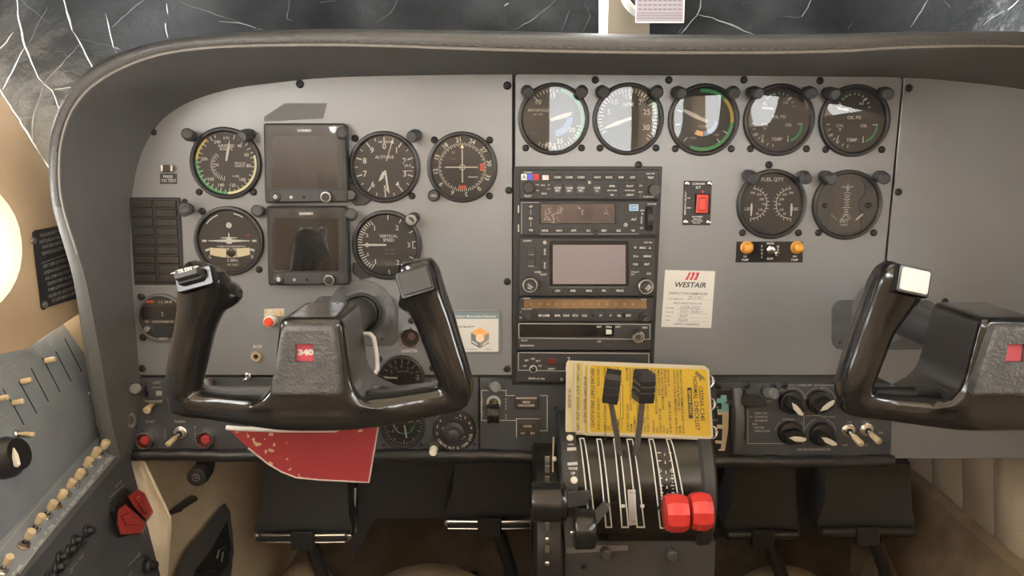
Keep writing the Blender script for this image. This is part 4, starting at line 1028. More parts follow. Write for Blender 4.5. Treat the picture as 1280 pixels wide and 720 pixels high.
q = MB(); q.pbox(869, 242, 887, 267.5, 2, 3); q.build('switch_well', SLOTM, root)
q = MB(); q.pprism([(870.5, 266.5), (885, 266.5), (886, 243), (872, 243)], 2, 8, .8); rk = q.build('rocker_frame', mat('red_rocker', (.55, .05, .035), .35), root)
q = MB(); q.prbox(873.5, 247, 883, 263.5, 8, 10.5, 2, 1); q.build('rocker', mat('red_rocker_bright', (.55, .05, .025), .35), rk)
q = MB(); q.lathe(PF(878.5, 239.5, 2.2), [(1.6, 0), (1.6, .8)], 10); q.build('small_lamp', REDP, root)
root = thing('auxiliary_pump_placard', 'glossy placard with two amber lamps and a small centre toggle', 'switch', pt(961, 328, 0))
q = MB(); q.pprism([(919.5, 328), (1003.5, 328), (1003.5, 302), (921, 302)], 0, 1.2); q.build('placard', mat('placard_gloss', (.02, .02, .021), .12), root)
AMB = mat('amber_lens', (.62, .29, .04), .3)
for x in (933, 995.5):
    F = PF(x, 309, 1); q = MB(); q.lathe(F, [(8, 0), (8, 3), (7, 3.6)], 20); l = q.build('lamp_base', mat('lamp_base_orange', (.55, .26, .05), .4), root)
    q = MB(); q.lathe(F, [(6.4, 3.4), (6.2, 9), (4.5, 11), (2, 11.6)], 20); q.build('amber_lamp', AMB, l)
F = PF(963, 312, 1); q = MB(); q.lathe(F, [(5.4, 0), (5.4, 2), (3.6, 3)], 6); t = q.build('toggle_nut', CHROME, root)
q = MB(); q.tube([F.p(0, 0, 2), F.p(1.4, -1.6, 8), F.p(3.4, -3.4, 15), F.p(3.6, -3.6, 16)], [2 * F.s, 2.2 * F.s, 3.2 * F.s, 2.2 * F.s], 10); q.build('lever', CHROME, t)
letter(root, [('MAIN', 963, 304.2, 2.6), ('AUX', 962.5, 323.2, 2.6), ('LH', 931.5, 320.5, 2.4), ('PUMP', 931.5, 324.8, 2.4), ('RH', 993.5, 320.5, 2.4), ('PUMP', 993.5, 324.8, 2.4)] + [(c, 952.5, 308 + i * 4.4, 2.6) for i, c in enumerate('FUEL')] + [(c, 972.5, 308 + i * 4.4, 2.6) for i, c in enumerate('QTY')], 1.4)
root = thing('inspection_sticker', 'white inspection reminder sticker with a red striped emblem', 'sticker', pt(860, 409, 0))
q = MB(); q.pprism([(826.5, 408.5), (889, 410), (894, 339), (831.5, 337.5)], 0, .3); q.build('paper', mat('sticker_paper', (.55, .54, .50), .5), root)
Lr = 1.2
INK = mat('ink', (.05, .05, .06), .6); PEN = mat('pen_ink', (.10, .10, .14), .6)
q = MB()
for t, x, y, h, sh in (('WESTAIR', 862.5, 356, 6.4, .22), ('INSPECTION REMINDER', 860.5, 367, 3.0, .1), ('NEXT INSPECTION DUE', 859.5, 379.3, 2.2, 0), ('A/C Registration', 845, 373.5, 1.9, 0), ('AIRFRAME', 837, 385, 1.6, 0), ('HRS DUE', 837, 390, 1.6, 0), ('DATE', 835, 395.4, 1.6, 0), ('TYPE', 834, 400.4, 1.6, 0), ('HAPPY LANDINGS', 858, 405.3, 2.6, .15)):
    q.text(PF(x, y, .5, -1.2), t, 0, 0, h, 0, bold=.025 if h > 5 else .005, shear=sh, wf=1.05)
q.build('printed_text', INK, root)
q = MB()
for x0, x1, y in ((857, 887, 374.6), (846, 878, 386.5), (846, 884, 392), (847, 887, 397), (846, 886, 402)): q.pstrip([(x0, y), (x1, y + .6)], .45, .5)
q.build('ruled_lines', mat('rule_grey', (.35, .35, .35), .6), root)
q = MB()
for t, x, y, h in (('ZS-CAC', 869, 372, 4), ('12/09-2022', 862, 384.4, 4), ('3507 (3640.1)', 864, 389.6, 3.6), ('3507', 854, 394.8, 3.6), ('P2620', 853, 400, 3.6)): q.text(PF(x, y, .5, -1), t, 0, 0, h, 0, shear=.3, bold=-.005)
q.build('handwriting', PEN, root)
q = MB(); F = PF(864, 345, .5, -1)
for i in range(3):
    x = -8 + i * 5.5
    q.poly(F, [(x, -5), (x + 4, -5), (x + 7.5, 4.6), (x + (5 if i == 0 else 3.2), 4.6), (x + 3.4, 0)], 0)
q.build('red_emblem', mat('emblem_red', (.48, .04, .055), .5), root)
# ------------------------------------------------------------------ small things on the pilot panel
def toggle(label, px, py, dx, dy, m=CREAM, group=None, nut=CHROME, L=16, w=0.0, r=3.4, name='toggle_switch'):
    root = thing(name, label, 'switch', pt(px, py, w), group); F = PF(px, py, w); q = MB()
    q.lathe(F, [(8.6, 0), (8.6, 1.6), (7.6, 2.2), (6.4, 2.2), (6.2, 4.5), (4.4, 5)], 20); b = q.build('nut', nut, root)
    q = MB(); q.lathe(F, [(3.9, 5), (3.6, 5.3)], 14); q.build('bore', SLOTM, b)
    q = MB(); S = F.s
    q.tube([F.p(0, 0, 3), F.p(dx * .3, dy * .3, 8), F.p(dx * .4, dy * .4, 9)], [2.2 * S, 2.0 * S, 2.0 * S], 10); st = q.build('stem', STEEL, root)
    q = MB(); q.tube([F.p(dx * .35, dy * .35, 8), F.p(dx * .45, dy * .45, 9.5), F.p(dx * .95, dy * .95, L + 4), F.p(dx, dy, L + 5.5), F.p(dx * 1.04, dy * 1.04, L + 6.2)], [r * .7 * S, r * .9 * S, r * 1.05 * S, r * .9 * S, r * .4 * S], 12); q.build('tip', m, root)
    return root
root = thing('red_push_button', 'red push button with cream paper tag above it', 'button', pt(338, 402, 0))
F = PF(340, 400, 0); q = MB(); q.lathe(F, [(7.5, 0), (7.5, 10), (7.2, 12)], 20); b = q.build('collar', mat('white_collar', (.75, .72, .66), .4), root)
q = MB(); q.lathe(F, [(5.8, 11.5), (5.6, 15), (4, 16.5)], 18); q.build('cap', mat('red_cap', (.75, .08, .04), .35), b)
q = MB(); q.pprism([(330, 396), (355, 395), (355, 385.5), (330.5, 386.5)], 0, .4); t = q.build('paper_tag', mat('tag_paper', (.52, .45, .32), .6, var=.3, vscale=90), root)
q = MB(); q.box(PF(348, 391, .4), -1.6, -4, 1.8, 2.5, 0, .3); q.build('tag_mark', mat('tag_orange', (.62, .34, .1), .6), t)
root = thing('headphone_jack', 'small brass jack socket under white letters', 'socket', pt(321, 445, 0)); F = PF(321, 445, 0)
q = MB(); q.ring(F, [(7, 0), (7, 2.5), (6, 4), (3.2, 4), (2.8, 1), (2.6, .5)], 20); q.build('ring', mat('brass', (.62, .52, .34), .35, .8), root)
q = MB(); q.lathe(F, [(3, .3), (3, .6)], 14); q.build('bore', SLOTM, root)
letter(root, [('AUX', 322, 433, 4)], .3, name='lettering', bold=.03)
root = thing('chrome_toggle_switch', 'small bright bat toggle beside the hub of the wheel with the 340 badge', 'switch', pt(311, 470, 0)); F = PF(311, 470, 0)
q = MB(); q.lathe(F, [(4.4, 0), (4.4, 2), (3, 3)], 8); q.build('nut', CHROME, root)
q = MB(); S = F.s; q.tube([F.p(0, 0, 2), F.p(1, 3, 8), F.p(2, 6, 12), F.p(2.2, 6.6, 13)], [1.6 * S, 1.8 * S, 2.6 * S, 1.4 * S], 8); q.build('lever', CHROME, root)
q = MB(); q.tube([F.p(0, 0, 2), F.p(-3, -2.6, 6), F.p(-5, -4.4, 8)], [1.6 * S, 2.2 * S, 1.6 * S], 8); q.build('guard', CHROME, root)
root = thing('cigar_lighter_socket', 'round empty cigar lighter socket with bright rim', 'socket', pt(513, 422, 0)); F = PF(513, 422, 0)
q = MB(); q.ring(F, [(13.4, 0), (13.4, 3), (12.8, 4), (11.6, 4), (11.2, 2), (11, -26)], 32); q.build('rim', CHROME, root)
q = MB(); q.ring(F, [(11, .6), (10.8, 1.2), (9.8, .8), (9.6, .3), (0.1, .3)], 28); q.build('bore', mat('socket_brown', (.035, .025, .02), .35, .3), root)
q = MB(); q.lathe(F, [(4.4, .5), (4.4, 1.6)], 14, 1.5, 1.5); q.build('contact', mat('contact_brown', (.16, .10, .08), .4, .6), root)
letter(root, [('LIGHTER', 512, 438.5, 3.6)], .4, bold=.03)
screw(root, 514, 401, 0, .9)
root = thing('carbon_monoxide_card', 'white carbon monoxide detector card with an orange and grey cube', 'sticker', pt(595, 441, 0))
q = MB(); q.prbox(554, 388, 626, 442, 0, 2.2, 2, .6); q.build('holder', mat('clear_holder', (.17, .18, .18), .25), root)
q = MB(); q.prbox(556, 397, 623, 439.5, 2.2, 2.6, 2); q.build('card', mat('card_white', (.55, .54, .50), .4), root)
q = MB(); q.pprism([(556, 398.5), (623.5, 398.5), (623.5, 391.5), (556, 390)], 2.2, 2.8); q.build('header', mat('teal_header', (.14, .20, .21), .4), root)
letter(root, [('Carbon Monoxide Detector', 594, 395.2, 3.2)], 3, WHITE)
letter(root, [('QUANTUM EYE™', 579, 408.6, 2.4), ('www.quantumeye.aero', 588, 436.5, 1.3), ('REPLACE', 611, 436.5, 1.3)], 2.8, INK, 'printed_text')
q = MB(); F = PF(600, 422.5, 2.7)
H = [(13 * math.sin(math.radians(60 * i)), 13.5 * math.cos(math.radians(60 * i))) for i in range(6)]
q.poly(F, [H[0], H[1], (0, 0), H[5]][::-1], 0); q.build('cube_top', mat('cube_orange', (.72, .34, .10), .5), root)
q = MB(); q.poly(F, [H[5], (0, 0), H[3], H[4]][::-1], 0); q.build('cube_side', mat('cube_slate', (.14, .16, .17), .5), root)
q = MB(); q.poly(F, [H[1], H[2], H[3], (0, 0)][::-1], 0); q.build('cube_front', mat('cube_olive', (.22, .23, .18), .5), root)
q = MB(); q.lathe(F, [(5.4, 0), (5.4, .3)], 16); q.build('indicator_dot', mat('dot_peach', (.72, .52, .33), .5), root)
q = MB(); q.strip(F, [(-10, -4), (-4, -8)], 1.6, .3); q.strip(F, [(4, -8.6), (10.6, -3.6)], 1.6, .3); q.build('cube_lettering', WHITE, root)
letter(root, [('replace after 18 months', 611, 402, 1.2), ('from opening', 613, 405, 1.2), ('date', 616, 408, 1.2)], 2.8, mat('pale_orange_print', (.7, .5, .3), .5), 'small_print')
# ------------------------------------------------------------------ lower switch strip
WB = 0.0
for x, y in ((177, 483), (262, 478), (617, 481)):
    post_light(lo if x < 600 else lg, x, y, 40, mat('post_grey', (.13, .13, .128), .5))
letter(lo, [('L ALT', 196, 478, 2.8), ('R ALT', 240, 478, 2.8), ('START', 188, 527, 3), ('PRIMER', 225, 527, 3), ('CABIN', 546, 476, 3)] + [(c, 206.5, 536 + i * 4, 2.6) for i, c in enumerate('LEFT')] + [(c, 244, 534 + i * 4, 2.6) for i, c in enumerate('RIGHT')], .3, WHITED)
lines(lo, [[(190, 484.5), (202, 484.5)], [(233, 566), (280, 566)]], .3, .7, WHITED, 'print_lines')
q = MB(); q.pbox(195, 489, 202, 494.5, 0, .6); q.build('slot_light', WHITED, lo)
root = thing('alternator_switch', 'cream tipped switch with a grey bar guard behind the left grip', 'switch', pt(191, 507, 0))
q = MB(); q.tube([pt(181, 496, 3), pt(183, 501, 7), pt(190, 502, 8), pt(204, 502, 8)], .0022, 8); q.build('bar_guard', STEEL, root)
q = MB(); q.pbox(181, 489, 185, 496, 0, 1); q.build('slot', SLOTM, root)
F = PF(191, 505, 0); S = F.s; q = MB(); q.tube([F.p(0, 0, 0), F.p(0, -1, 9), F.p(-.2, -3, 16), F.p(-.2, -3.4, 17.5)], [3 * S, 3.6 * S, 4.8 * S, 3.4 * S], 12); q.build('tip', CREAM, root)
for px, py, lab in ((184, 548, 'red starter push button in a chrome ring nearest the hood foot'), (259, 547, 'red starter push button in a chrome ring beside the red flag')):
    root = thing('starter_button', lab, 'button', pt(px, py, 0), 'starter buttons'); F = PF(px, py, 0)
    q = MB(); q.ring(F, [(11.6, 0), (11.6, 8), (10.8, 9.5), (9.4, 9.5), (8.8, 7), (8.6, 1), (.1, 1)], 28); q.build('ring', CHROME, root)
    q = MB(); q.lathe(F, [(8.6, 1), (8.4, 3)], 20); q.build('well', mat('well_red', (.10, .02, .02), .4), root)
    q = MB(); q.lathe(F, [(5.6, 2), (5.4, 6.5), (4.2, 7.5)], 18); q.build('button', mat('starter_red', (.42, .04, .05), .4), root)
toggle('cream tipped primer toggle between the two starter buttons', 226, 541, -8, -8)
root = thing('parking_knob', 'cream ribbed pull knob under the cabin altitude selector', 'knob', pt(543, 556, 0)); F = PF(543, 556, 0)
q = MB(); q.lathe(F, [(7.5, 0), (7.5, 6), (6.5, 8)], 18); q.build('collar', mat('collar_brown', (.05, .045, .035), .4), root)
q = MB(); q.lathe(F, [(5.2, 7), (5.4, 16), (4.2, 18)], 16, 0, -3); q.build('cap', mat('ivory_cap', (.66, .62, .52), .35), root)
# landing gear
lines(lg, [[(615, 488), (602, 488), (602, 525.5), (609, 525.5)], [(622, 488), (632.5, 488), (632.5, 494.5), (643, 494.5)], [(675, 494.5), (684, 494.5), (684, 538.5), (675, 538.5)], [(625, 525.5), (645, 525.5)]], .3, .9, WHITE, 'outline')
letter(lg, [(c, 602.5, 494.5 + i * 4, 2.8) for i, c in enumerate('LANDING')] + [(c, 632.5, 499 + i * 4, 2.8) for i, c in enumerate('GEAR UP')], .35, WHITED)
root = thing('undercarriage_selector', 'black wheel-shaped landing gear lever in a brass slot', 'lever', pt(617, 505, 0)); F = PF(617, 503, 0)
q = MB(); q.ring(F, [(9, 0), (9, 1.6), (8, 2.4), (6, 2.4), (5.6, 1)], 24); q.build('collar', mat('collar_pale', (.36, .35, .31), .4), root)
q = MB(); q.tube([F.p(0, 1, 0), F.p(0, 0, 12), F.p(0, -6, 30)], 3.6 * F.s, 12); q.build('stem', mat('brass_dark', (.42, .34, .2), .35, .9), root)
F = PF(616.5, 517, 32); q = MB(); q.tube([F.p(-7.6, 0, 0), F.p(-7, 0, 0), F.p(-4, 0, 0), F.p(-3.6, 0, 0), F.p(3.6, 0, 0), F.p(4, 0, 0), F.p(7, 0, 0), F.p(7.6, 0, 0)], [10.4 * F.s, 12 * F.s, 12 * F.s, 11.2 * F.s, 11.2 * F.s, 12 * F.s, 12 * F.s, 10.4 * F.s], 24); q.build('wheel_knob', BLACKG, root)
def lampbox(label, x0, y0, x1, y1, cells):
    root = thing('gear_indicator', label, 'indicator light', pt((x0 + x1) / 2, y1, 0))
    q = MB(); q.pbox(x0, y0, x1, y1, 0, 3, .6); q.build('frame', mat('lamp_frame', (.06, .055, .05), .4), root)
    for a, b, c, d, t, h in cells:
        q = MB(); q.pbox(a, b, c, d, 3, 4.2, .4); l = q.build('lens', mat('lens_brown', (.055, .042, .036), .3), root)
        L = t.split('|'); q = MB()
        for i, s in enumerate(L): q.ptext(s, (a + c) / 2, (b + d) / 2 + (i - (len(L) - 1) / 2) * 4.2, h, 4.4, bold=.02)
        q.build('legend', mat('legend_peach', (.70, .60, .50), .5), l)
    return root
r_ = lampbox('brown gear unlocked warning light with pale rim', 643.5, 496, 672.5, 511, [(645.5, 499.5, 670.5, 510, 'GEAR|UNLOCKED', 2.7)])
q = MB(); q.pbox(645, 497, 671, 498.6, 3, 4); q.build('pale_rim', mat('pale_rim', (.4, .35, .3), .4), r_)
r_ = lampbox('brown three-part gear position light marked nose', 645.5, 524, 674, 547, [(648, 528.5, 671, 537, 'NOSE', 2.8), (648, 538, 659, 545, 'LH', 2.6), (660.5, 538, 671, 545, 'RH', 2.6)])
lines(r_, [[(645.5, 546), (645.5, 523.5), (674.5, 523.5)]], 3.2, .8, WHITE, 'outline')
# ------------------------------------------------------------------ heater panel
letter(lh, [('OPEN ON', 951, 516.5, 2.5), ('CONTROL', 951.5, 521, 2.5), ('MINIMUM', 951.5, 525.7, 2.5), ('FOR', 943.5, 530, 2.5), ('HEATER', 949, 534.4, 2.5), ('OPERATION', 952.5, 538.8, 2.5), ('CABIN AIR', 1006, 481.5, 2.6), ('FWD', 989, 485.5, 2.3), ('AFT', 1028, 485.5, 2.3), ('DEFROST', 985.5, 524.3, 2.4), ('HEATER DISCONNECTED', 1017.5, 561.8, 2.6), ('CABIN HEAT', 1035, 521, 2.3), ('ON', 1061.5, 527.5, 2.4), ('HIGH', 1083, 527.5, 2.4), ('OFF', 1056.5, 556.5, 2.6), ('LOW', 1081, 556.8, 2.6), ('OFF', 1101, 541, 2.6)], .3, WHITED)
def arcpts(cx, cy, r, t0, t1, n=10): return [(cx + r * math.sin(math.radians(t0 + (t1 - t0) * i / n)), cy - r * math.cos(math.radians(t0 + (t1 - t0) * i / n))) for i in range(n + 1)]
lines(lh, [[(986, 481.5), (994, 481.5)], [(1018, 481.5), (1042, 481.5)], [(935, 512), (935, 554.5), (983, 554.5)], [(937, 521), (940, 521)], [(1004.7, 495), (1004.7, 555)], [(1008.5, 521), (1008.5, 519.5), (1026, 519.5)], [(957, 501.7), (963.7, 501.7), (963.7, 497)],
          arcpts(988, 504, 20, -75, -12), arcpts(988, 504, 20, 12, 75), arcpts(1025, 504, 20, -75, -12), arcpts(1025, 504, 20, 14, 75), arcpts(988, 543, 20, -75, -42), arcpts(988, 543, 20, 40, 75), arcpts(1026, 543, 20, -75, -20), arcpts(1026, 543, 20, 20, 75)], .3, .8, WHITED, 'print_lines')
KN = mat('heater_knob_black', (.012, .012, .012), .35); IV = mat('ivory_insert', (.55, .52, .43), .4)
for px, py, a, lab in ((988, 502, 122, 'black rotary knob with ivory pointer for forward cabin air'), (1023, 502, 62, 'black rotary knob with ivory pointer for aft cabin air'), (987, 540, 80, 'black rotary knob with ivory pointer for defrost'), (1026, 542, 100, 'black rotary knob with ivory pointer for cabin heat')):
    root = thing('heater_control', lab, 'rotary control', pt(px, py, 0), 'heater rotary controls'); F = PF(px, py, 0)
    q = MB(); q.lathe(F, [(15, 0), (15, 4), (14, 6), (11.5, 7)], 28); q.build('skirt', KN, root)
    q = MB(); G = F.sub(0, 0, 0, 90 - a)
    q.prism(G, [(-12, -5), (-6, -7), (6, -7), (13.5, 0), (6, 7), (-6, 7), (-12, 5)], 7, 20, 1.2, 1.5); g = q.build('grip_bar', KN, root)
    q = MB(); G2 = F.sub(0, 0, 0, 90 - a - (18 if a != 62 else -10)); q.prism(G2, [(-8, -1.2), (0, -4.6), (10, -4.0), (14, -1), (13, 1), (6, 2), (-2, 1.4)], 20, 20.8, .3, .3)
    q.build('pointer_insert', IV, g)
toggle('cream tipped heater toggle marked on and off', 1060, 538, 8, -10, r=4.0); toggle('cream tipped heater toggle marked high and low', 1083, 537, 7, -8, r=4.0)
# trim scale and cabin wheel
root = thing('trim_position_scale', 'stepped teal and cream pointer scale beside the yellow cards', 'indicator', pt(905, 565, 0))
q = MB(); q.pprism([(896, 488), (922, 488), (918, 568), (890, 568)], 0, .8); q.build('backing', BLACK, root)
q = MB(); q.pprism([(901, 494), (908, 494), (909, 505), (911, 505), (911, 514.5), (897, 515), (896, 511.5), (902, 511.5), (902, 504), (896, 503.5), (896, 498), (901, 498)], .8, 1.2); q.build('teal_scale', mat('teal_paint', (.22, .50, .52), .5), root)
q = MB(); q.pprism([(897, 515), (911, 514.5), (910, 540), (906, 563.5), (898, 563.5), (898.5, 561.5), (901, 561.5), (902, 555), (894, 554), (894, 550.5), (902.5, 551), (903, 536), (896, 535.5), (896, 531), (903, 531), (903, 518.5), (897, 518.5)], .8, 1.2); q.build('cream_scale', mat('cream_scale', (.62, .52, .36), .5), root)
q = MB(); q.pprism([(906, 503), (914, 500), (914, 507)], 1.4, 4); q.build('pointer', CHROME, root)
letter(root, [('NS', 896, 509, 2.8), ('RAS', 894, 525, 2.8), ('UP', 888, 552.5, 2)], 1.1, WHITED)['kind'] = 'stuff'
root = thing('trim_wheel_rim', 'grey curved wheel rim standing out of the heater panel', 'wheel', pt(922, 565, 0))
q = MB(); rows = []
for t in range(15):
    k = t / 14; y = 485 + 82 * k; c = math.sin(math.pi * (.08 + .84 * k)); x = 921 + 3.5 * math.sin(math.pi * k)
    a = pt(x - 5.5, y, 2 + 17 * c); b = pt(x + 6.5, y, 2 + 17 * c); rows.append([Vector((a.x, 0, a.z)), a, a + Vector((.0012, -.0012, 0)), b + Vector((-.0012, -.0012, 0)), b, Vector((b.x, 0, b.z))])
q.grid(rows); q.build('rim', mat('rim_grey', (.085, .085, .088), .45), root, 60)
q = MB(); q.pbox(929, 487, 932, 549, 0, .8); q.build('slot', SLOTM, root)
root = thing('ventilation_lever', 'flat black paddle lever beside the grey wheel rim', 'lever', pt(945, 503, 0))
q = MB(); q.pprism([(928, 506), (934, 509), (958, 507.5), (960, 504), (950, 496), (930, 495)], 14, 22, 1.5); q.build('paddle', BLACK, root)
q = MB(); q.tube([pt(931, 500, 0), pt(931, 501, 15)], .004, 10); q.build('stem', STEEL, root)
post_light(lh, 957, 488, 60, mat('post_grey', (.13, .13, .128), .5))
# ------------------------------------------------------------------ column covers
def column_plate(label, x0, y0, x1, y1, cx, cy):
    root = thing('column_cover_plate', label, 'plate', pt(cx, y1, 0))
    q = MB(); q.prbox(x0, y0, x1, y1, 0, 1.8, 12, .6); q.build('plate', mat('cover_plate_paint', (.085, .088, .092), .38, var=.25, vscale=40), root)
    q = MB(); F = PF(cx, cy, 1.8); q.ring(F, [(42, 0), (41.5, .5), (34, .6), (30, .6)], 40); q.build('worn_ring', mat('worn_ring', (.15, .155, .16), .35, var=.5, vscale=50), root)
    q = MB(); q.ring(F, [(26, 1), (26, 4), (25, 5), (23, 5), (20, 2)], 40); q.build('bushing', mat('bushing_dark', (.03, .03, .03), .4), root)
    for sx, sy in ((x1 - 20, y1 - 9), (x0 + 10, y1 - 9)): screw(root, sx, sy, 1.8, .35)
    return root
column_plate('worn grey cover plate behind the wheel with the 340 badge', 392, 370, 497.5, 432.5, 452, 391)
column_plate('rounded grey cover plate behind the wheel with the blank badge', 1040, 375, 1170.5, 437, 1107, 388)
# ------------------------------------------------------------------ control wheels
WHL = mat('black_wheel', (0.013, 0.0125, 0.012), 0.17, coat=.3, var=.25, vscale=30, bump=.03, bscale=60)
PADM = mat('worn_hub_pad', (.060, .060, .059), .38, bump=.7, bscale=320, var=.3, vscale=90, col2=(.085, .085, .083))
YW = 200.0
YC = PF(398, 442, YW)
def yk(x, y): return x - 398, 442 - y
def sweep(q, F, P, n=6, ex=2.4, seg=20, cz=None):
    C = crom(P, n); rows = []
    for i, (x, y, hw, hd, wz) in enumerate(C):
        a = Vector(C[max(0, i - 1)][:2]); b = Vector(C[min(len(C) - 1, i + 1)][:2]); t = (b - a).normalized(); nn = Vector((-t.y, t.x)); row = []
        for j in range(seg):
            th = 2 * math.pi * j / seg; c, s = math.cos(th), math.sin(th)
            u = math.copysign(abs(c) ** (2 / ex), c) * hw; v = math.copysign(abs(s) ** (2 / ex), s) * hd
            X = x + nn.x * u; Y = y + nn.y * u; xx, yy = yk(X, Y); row.append(F.p(xx, yy, wz + v))
        rows.append(row)
    o = len(q.v); q.grid(rows, closeu=True)
    q.f.append(tuple(o + i for i in reversed(range(seg)))); q.f.append(tuple(o + (len(rows) - 1) * seg + i for i in range(seg)))
def wheel_mesh():
    q = MB(); F = YC
    sweep(q, F, [(273, 330, 22, 15, 12), (268, 344, 30, 21, 9), (260, 372, 29, 22, 4), (248, 405, 24, 21, 0), (238, 440, 23, 20, 0), (230, 470, 22, 19, 0), (226, 492, 20, 17, 0), (227, 508, 13, 13, 0)])
    sweep(q, F, [(524, 322, 20, 15, 12), (527, 338, 26, 21, 9), (532, 364, 27, 22, 4), (545, 400, 25, 21, 0), (556, 435, 23.5, 20, 0), (566, 465, 22, 19, 0), (572, 488, 20, 17, 0), (570, 503, 13, 13, 0)])
    sweep(q, F, [(214, 501, 14, 14, 0), (232, 504, 18, 18, -2), (265, 508, 18.5, 21, -5), (310, 511, 20.5, 26, -4), (355, 513, 23, 29, -2), (398, 513, 24, 29, -2), (440, 512.5, 23, 29, -2), (490, 510, 21, 26, -4), (535, 503.5, 19.5, 21, -5), (568, 497, 18, 17, -2), (583, 492, 13, 13, 0)], ex=3.4)
    sweep(q, F, [(266, 366, 24, 18, 0), (284, 368, 19, 17, -2), (295, 366, 14, 14, -4), (302, 364, 9, 9, -5)], 5)       # thumb rests
    sweep(q, F, [(536, 368, 24, 18, 0), (519, 374, 19, 17, -2), (508, 375, 14, 14, -4), (500, 374, 9, 9, -5)], 5)
    # hub body, flaring into the bar
    q.prism(F, [yk(*p) for p in ((310, 505), (486, 505), (458, 492), (448, 480), (444, 466), (437, 396), (431, 390), (366, 390), (360, 396), (349, 466), (344, 480), (334, 492))], -60, 27, 5, 5)
    me = q.mesh(F.o); ob = bpy.data.objects.new('tmp', me); COL.objects.link(ob)
    m = ob.modifiers.new('r', 'REMESH'); m.mode = 'VOXEL'; m.voxel_size = .0021; m.use_smooth_shade = True
    s = ob.modifiers.new('s', 'SMOOTH'); s.factor = .5; s.iterations = 12
    dg = bpy.context.evaluated_depsgraph_get(); me2 = bpy.data.meshes.new_from_object(ob.evaluated_get(dg))
    bpy.data.objects.remove(ob); me2.name = 'wheel'
    me2.polygons.foreach_set('use_smooth', [True] * len(me2.polygons)); me2.materials.clear(); me2.materials.append(WHL)
    return me2
WM = wheel_mesh()
def yoke(label, X, kind, badge):
    root = thing('control_yoke', label, 'yoke', YC.o); F = YC
    o = bpy.data.objects.new('wheel', WM); COL.objects.link(o); o.parent = root; o['_o'] = tuple(YC.o)
    q = MB(); P = [yk(*p) for p in ((354, 483), (433, 483), (437, 478), (431, 401), (426, 396), (372, 396), (367, 401), (350, 478))]
    hole = [yk(*p) for p in ((383, 440), (405, 440), (405, 418), (384, 418))]
    rings = [[F.p(a, b, 20) for a, b in P], [F.p(a, b, 34) for a, b in P], [F.p(a, b, 37) for a, b in offset_poly(P, 2)], [F.p(a, b, 38) for a, b in offset_poly(P, 6)]]
    P2 = offset_poly(P, 6); q.grid(rings, closeu=True); tess(q, [[F.p(a, b, 38) for a, b in P2], [F.p(a, b, 38) for a, b in hole]], [P2, hole])
    q.grid([[F.p(a, b, 38) for a, b in hole], [F.p(a, b, 33) for a, b in hole]], closeu=True)
    pad = q.build('hub_pad', PADM, root, 60)
    q = MB(); q.poly(F, hole, 33.4); bd = q.build('badge', badge, pad)
    if kind == 0:
        q = MB(); q.text(F, '340', -3.6, 12.8, 6.6, 33.8, bold=.05, wf=1.38, sp=.95); q.build('badge_lettering', WHITE, bd)
    q = MB(); q.tube([F.p(0, 0, -30), F.p(0, 0, -YW + 4)], .0190, 28); q.build('column', mat('column_grey', (.045, .045, .047), .42), root)
    # heads of the grips
    if kind == 0:
        G = F.sub(*yk(268, 342), 31, 15).tilt('U', -18)
        q = MB(); q.rbox(G, -24, -12, 22, 12, -6, 3, 4, 1.5, 2); h = q.build('switch_seat', BLACKG, root)
        q = MB(); q.rbox(G.sub(-3, 4), -16, -9, 16, 6, 2, 8, 5, 2, 2); q.build('seat_step', BLACK, h)
        q = MB(); q.rbox(G.sub(-3, 6), -15, -6, 15, 6, 7, 14, 3, 1.5, 2); rk = q.build('trim_rocker', DKGREY, root)
        q = MB(); H_ = G.sub(-3, 9); q.text(H_, 'TR DN', 0, 0, 4, 14.3, bold=.05); q.strip(H_, [(-16, 0), (-12, 0)], 1.4, 14.3); q.strip(H_, [(12, 0), (16, 0)], 1.4, 14.3); q.build('rocker_lettering', WHITE, rk)
    else:
        G = F.sub(*yk(270, 344), 32, -12).tilt('U', -14)
        q = MB(); q.rbox(G, -21, -17, 21, 17, -8, 2, 4, 1.5, 2); h = q.build('pad_seat', BLACKG, root)
        q = MB(); q.rbox(G, -17, -14, 17, 14, 1, 4, 3, .8, .8); q.build('pale_pad', mat('pale_pad', (.48, .48, .47), .3), root)
    G = F.sub(*yk(527, 345), 32, 17).tilt('U', -12)
    q = MB(); q.rbox(G, -22, -16, 21, 17, -8, 2, 4, 1.5, 2); q.build('pad_seat', BLACKG, root)
    q = MB(); q.rbox(G, -18, -12, 18, 14, 1, 4.5, 2, .8, .8); q.build('thumb_pad', mat('thumb_pad', (.03, .031, .032), .5), root)
    root.location.x += X
    return root
yoke('black control wheel with the red 340 badge on its hub', 0.0, 0, mat('badge_red', (.45, .06, .085), .35))
dX = PF(1240, 442, YW).o.x - YC.o.x
yoke('black control wheel with a blank red badge and a pale pad on its grip', dX, 1, mat('badge_red_blank', (.50, .09, .12), .35))
